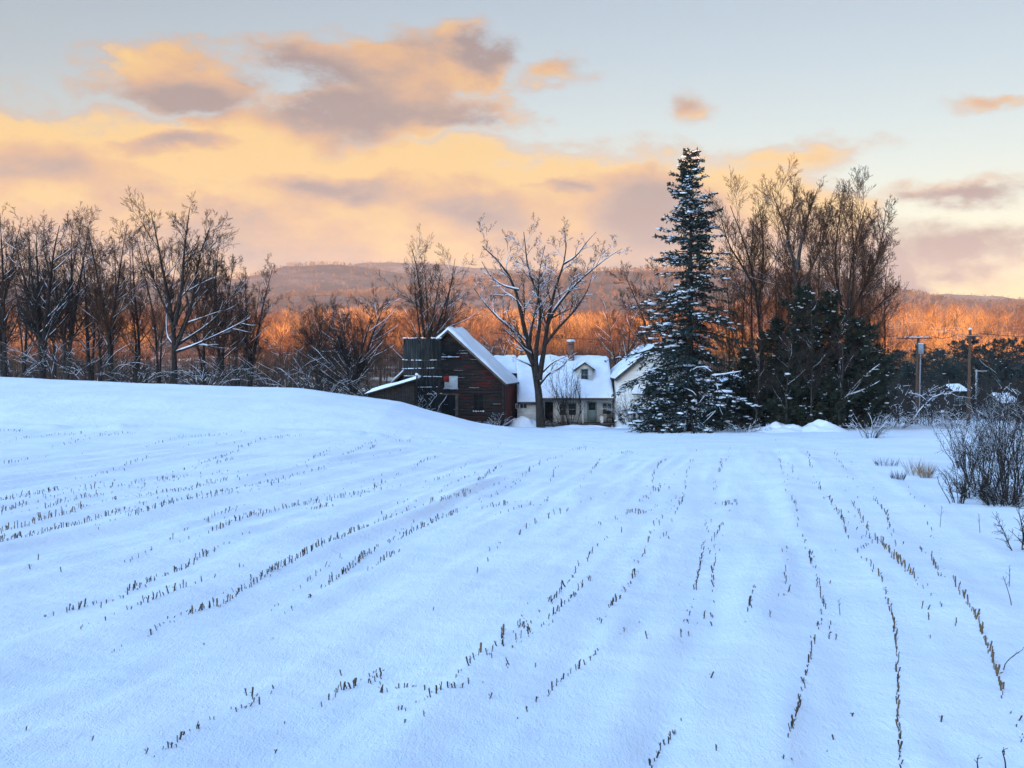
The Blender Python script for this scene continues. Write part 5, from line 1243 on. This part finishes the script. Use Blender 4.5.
def stalk_mesh(seed, tone):
    r_ = np.random.default_rng(seed); m_ = MB()
    m = 5; z = np.array([-.25, .0, .35, .8, 1.0])
    lean = r_.normal(size=2) * .12
    P = np.stack([z * lean[0] + .02 * r_.normal(size=m), z * lean[1] + .02 * r_.normal(size=m), z], 1)
    k = 7; th = np.arange(k) * 6.2832 / k
    V = []
    for q in range(m):
        rr = (1.0 if q != 3 else 1.12) * (1 + .15 * r_.normal(size=k))
        ring = np.stack([np.cos(th) * rr, np.sin(th) * rr], 1) * .075
        zz_ = P[q, 2] + (ring[:, 0] * r_.uniform(-1.3, 1.3) if q == m - 1 else 0)
        V.append(np.c_[P[q, :2] + ring, np.broadcast_to(zz_, k)])
    V = np.concatenate(V); i = np.arange(k)
    q = [[a * k + b_, a * k + (b_ + 1) % k, (a + 1) * k + (b_ + 1) % k, (a + 1) * k + b_] for a in range(m - 1) for b_ in range(k)]
    m_.big.append([(m - 1) * k + b_ for b_ in range(k)])
    m_.add(V, quads=q)
    nl = r_.integers(1, 4)                       # torn leaf sheaths
    a = r_.random(nl) * 6.283
    st = np.stack([np.cos(a) * .06, np.sin(a) * .06, r_.uniform(.1, .6, nl)], 1)
    D = unit(np.stack([np.cos(a) * .5, np.sin(a) * .5, r_.uniform(.2, 1.2, nl)], 1))
    blades(m_, st, D, r_.uniform(.3, .6, nl), r_.uniform(.06, .12, nl), r_)
    return m_.build('corn_stub', M['stalktan' if tone == 't' else 'stalkdark'], link=False)
MESH = {t_: [stalk_mesh(300 + i + (50 if t_ == 't' else 0), t_) for i in range(7)] for t_ in 'dt'}
allst = []
def add_stub(px, py, tone, label, grp, big_=1.0):
    g = ground_at(px, py)
    d = g[1]
    g[2] = float(h(g[0], g[1]) + micro(g[0], g[1]))
    hh = np.interp(d, [10, 14, 20, 30, 50, 70], [.075, .11, .135, .145, .155, .16]) * (rs.uniform(.55, 1.2) if rs.random() < .75 else rs.uniform(.2, .55)) * big_
    tn_ = tone if tone in 'dt' else ('t' if rs.random() < .3 else 'd')
    allst.append((hh / d, g, hh, tn_, label, grp))
for pts, n_, tone, lb in ROWS:
    pa_ = np.array(pts, float); sg = np.r_[0, np.cumsum(np.linalg.norm(np.diff(pa_, axis=0), axis=1))]
    t_ = np.sort(np.clip((np.arange(n_) + rs.uniform(.1, .9, n_)) / n_, 0, 1)) * sg[-1]
    for u in t_:
        x_ = np.interp(u, sg, pa_[:, 0]) + rs.normal() * .8; y_ = np.interp(u, sg, pa_[:, 1]) + rs.normal() * .6
        if y_ > 771: continue
        add_stub(x_, y_, tone, lb, lb, 1.2 if tone == 't' else .92)
for pts, n_, tone, lb in ROWS:                    # the rows go on as scattered nubs where the snow nearly covers them
    pa_ = np.array(pts, float); d0 = pa_[0] - pa_[-1]; nrm = np.linalg.norm(d0)
    for sgn, e_pt in ((1, pa_[0]), (-1, pa_[-1])):
        for q in range(int(2 + n_ * .35)):
            pt = e_pt + sgn * d0 * rs.random() ** 1.3 * 1.1 + rs.normal(size=2) * np.array([2.2, .8])
            if 432 < pt[1] < 766 and -20 < pt[0] < 1030: add_stub(pt[0], pt[1], 'd', '', '', rs.uniform(.25, .7))
for x_, y_, lb in SINGLES: add_stub(x_, y_, 'd', lb, None, .85)
order = sorted(range(len(allst)), key=lambda i: (allst[i][4] == '', -allst[i][0] if allst[i][4] else 0))
order = sorted(range(len(allst)), key=lambda i: -allst[i][0] * (1 if allst[i][4] else .0))
rest = MB(); rest_t = MB(); cnt = 0
SRC = {t_: [] for t_ in 'dt'}
for t_ in 'dt':
    for me in MESH[t_]:
        V = np.zeros(len(me.vertices) * 3); me.vertices.foreach_get('co', V)
        SRC[t_].append((V.reshape(-1, 3), [list(p_.vertices) for p_ in me.polygons]))
proto = None
for i in order:
    sz, g, hh, tn_, lb, grp = allst[i]
    k = int(rs.integers(0, 7)); rz = rs.random() * 6.283; wx_ = .074 * rs.uniform(.7, 1.4) * min(1, hh / .16) ** .4 * (1.15 if tn_ == 't' else 1.0)
    tilt = rs.normal() * .13
    rot = Matrix.Rotation(rz, 4, 'Z') @ Matrix.Rotation(tilt, 4, 'X')
    if cnt < 300 and lb:
        if proto is None:
            proto = bpy.data.objects.new('corn_stub', MESH[tn_][k]); o = proto
        else:
            o = proto.copy(); o.data = MESH[tn_][k]
        col.objects.link(o)
        o.location = g; o.rotation_euler = rot.to_euler(); o.scale = (wx_ * 1.6, wx_ * 1.6, hh)
        o['label'] = lb; o['category'] = 'corn stub'
        o['group'] = grp or 'lone corn stubs scattered over the field'
        cnt += 1
    else:
        V, polys = SRC[tn_][k]
        A_ = np.array(rot)[:3, :3]; W = (V * np.array([wx_ * 1.6, wx_ * 1.6, hh])) @ A_.T + g
        mb = rest if tn_ == 'd' else rest_t
        n0 = mb.n; mb.v.append(W); mb.n += len(W); mb.big += [[n0 + q for q in p_] for p_ in polys]
st_ = tag(rest.build('corn_stubble', M['stalkdark']), 'farther and smaller rows of dark corn stubble poking out of the snow', 'stubble', kind='stuff')
rest_t.build('pale_stalks', M['stalktan'], st_)

# ------------------------------------------------------------------ the air between here and the hills
HAZE = .00013
m_ = MB(); m_.box(-3400, 3400, -420, 4300, -45, 345)
hz_m = bpy.data.materials.new('haze'); hz_m.use_nodes = True
nn = hz_m.node_tree; nn.nodes.clear()
pv = nn.nodes.new('ShaderNodeVolumePrincipled'); pv.inputs['Color'].default_value = (.86, .88, .92, 1); pv.inputs['Density'].default_value = HAZE
oo = nn.nodes.new('ShaderNodeOutputMaterial'); nn.links.new(pv.outputs[0], oo.inputs['Volume'])
hzo = tag(m_.build('haze', hz_m), 'thin winter haze over the valley', 'haze', kind='stuff')
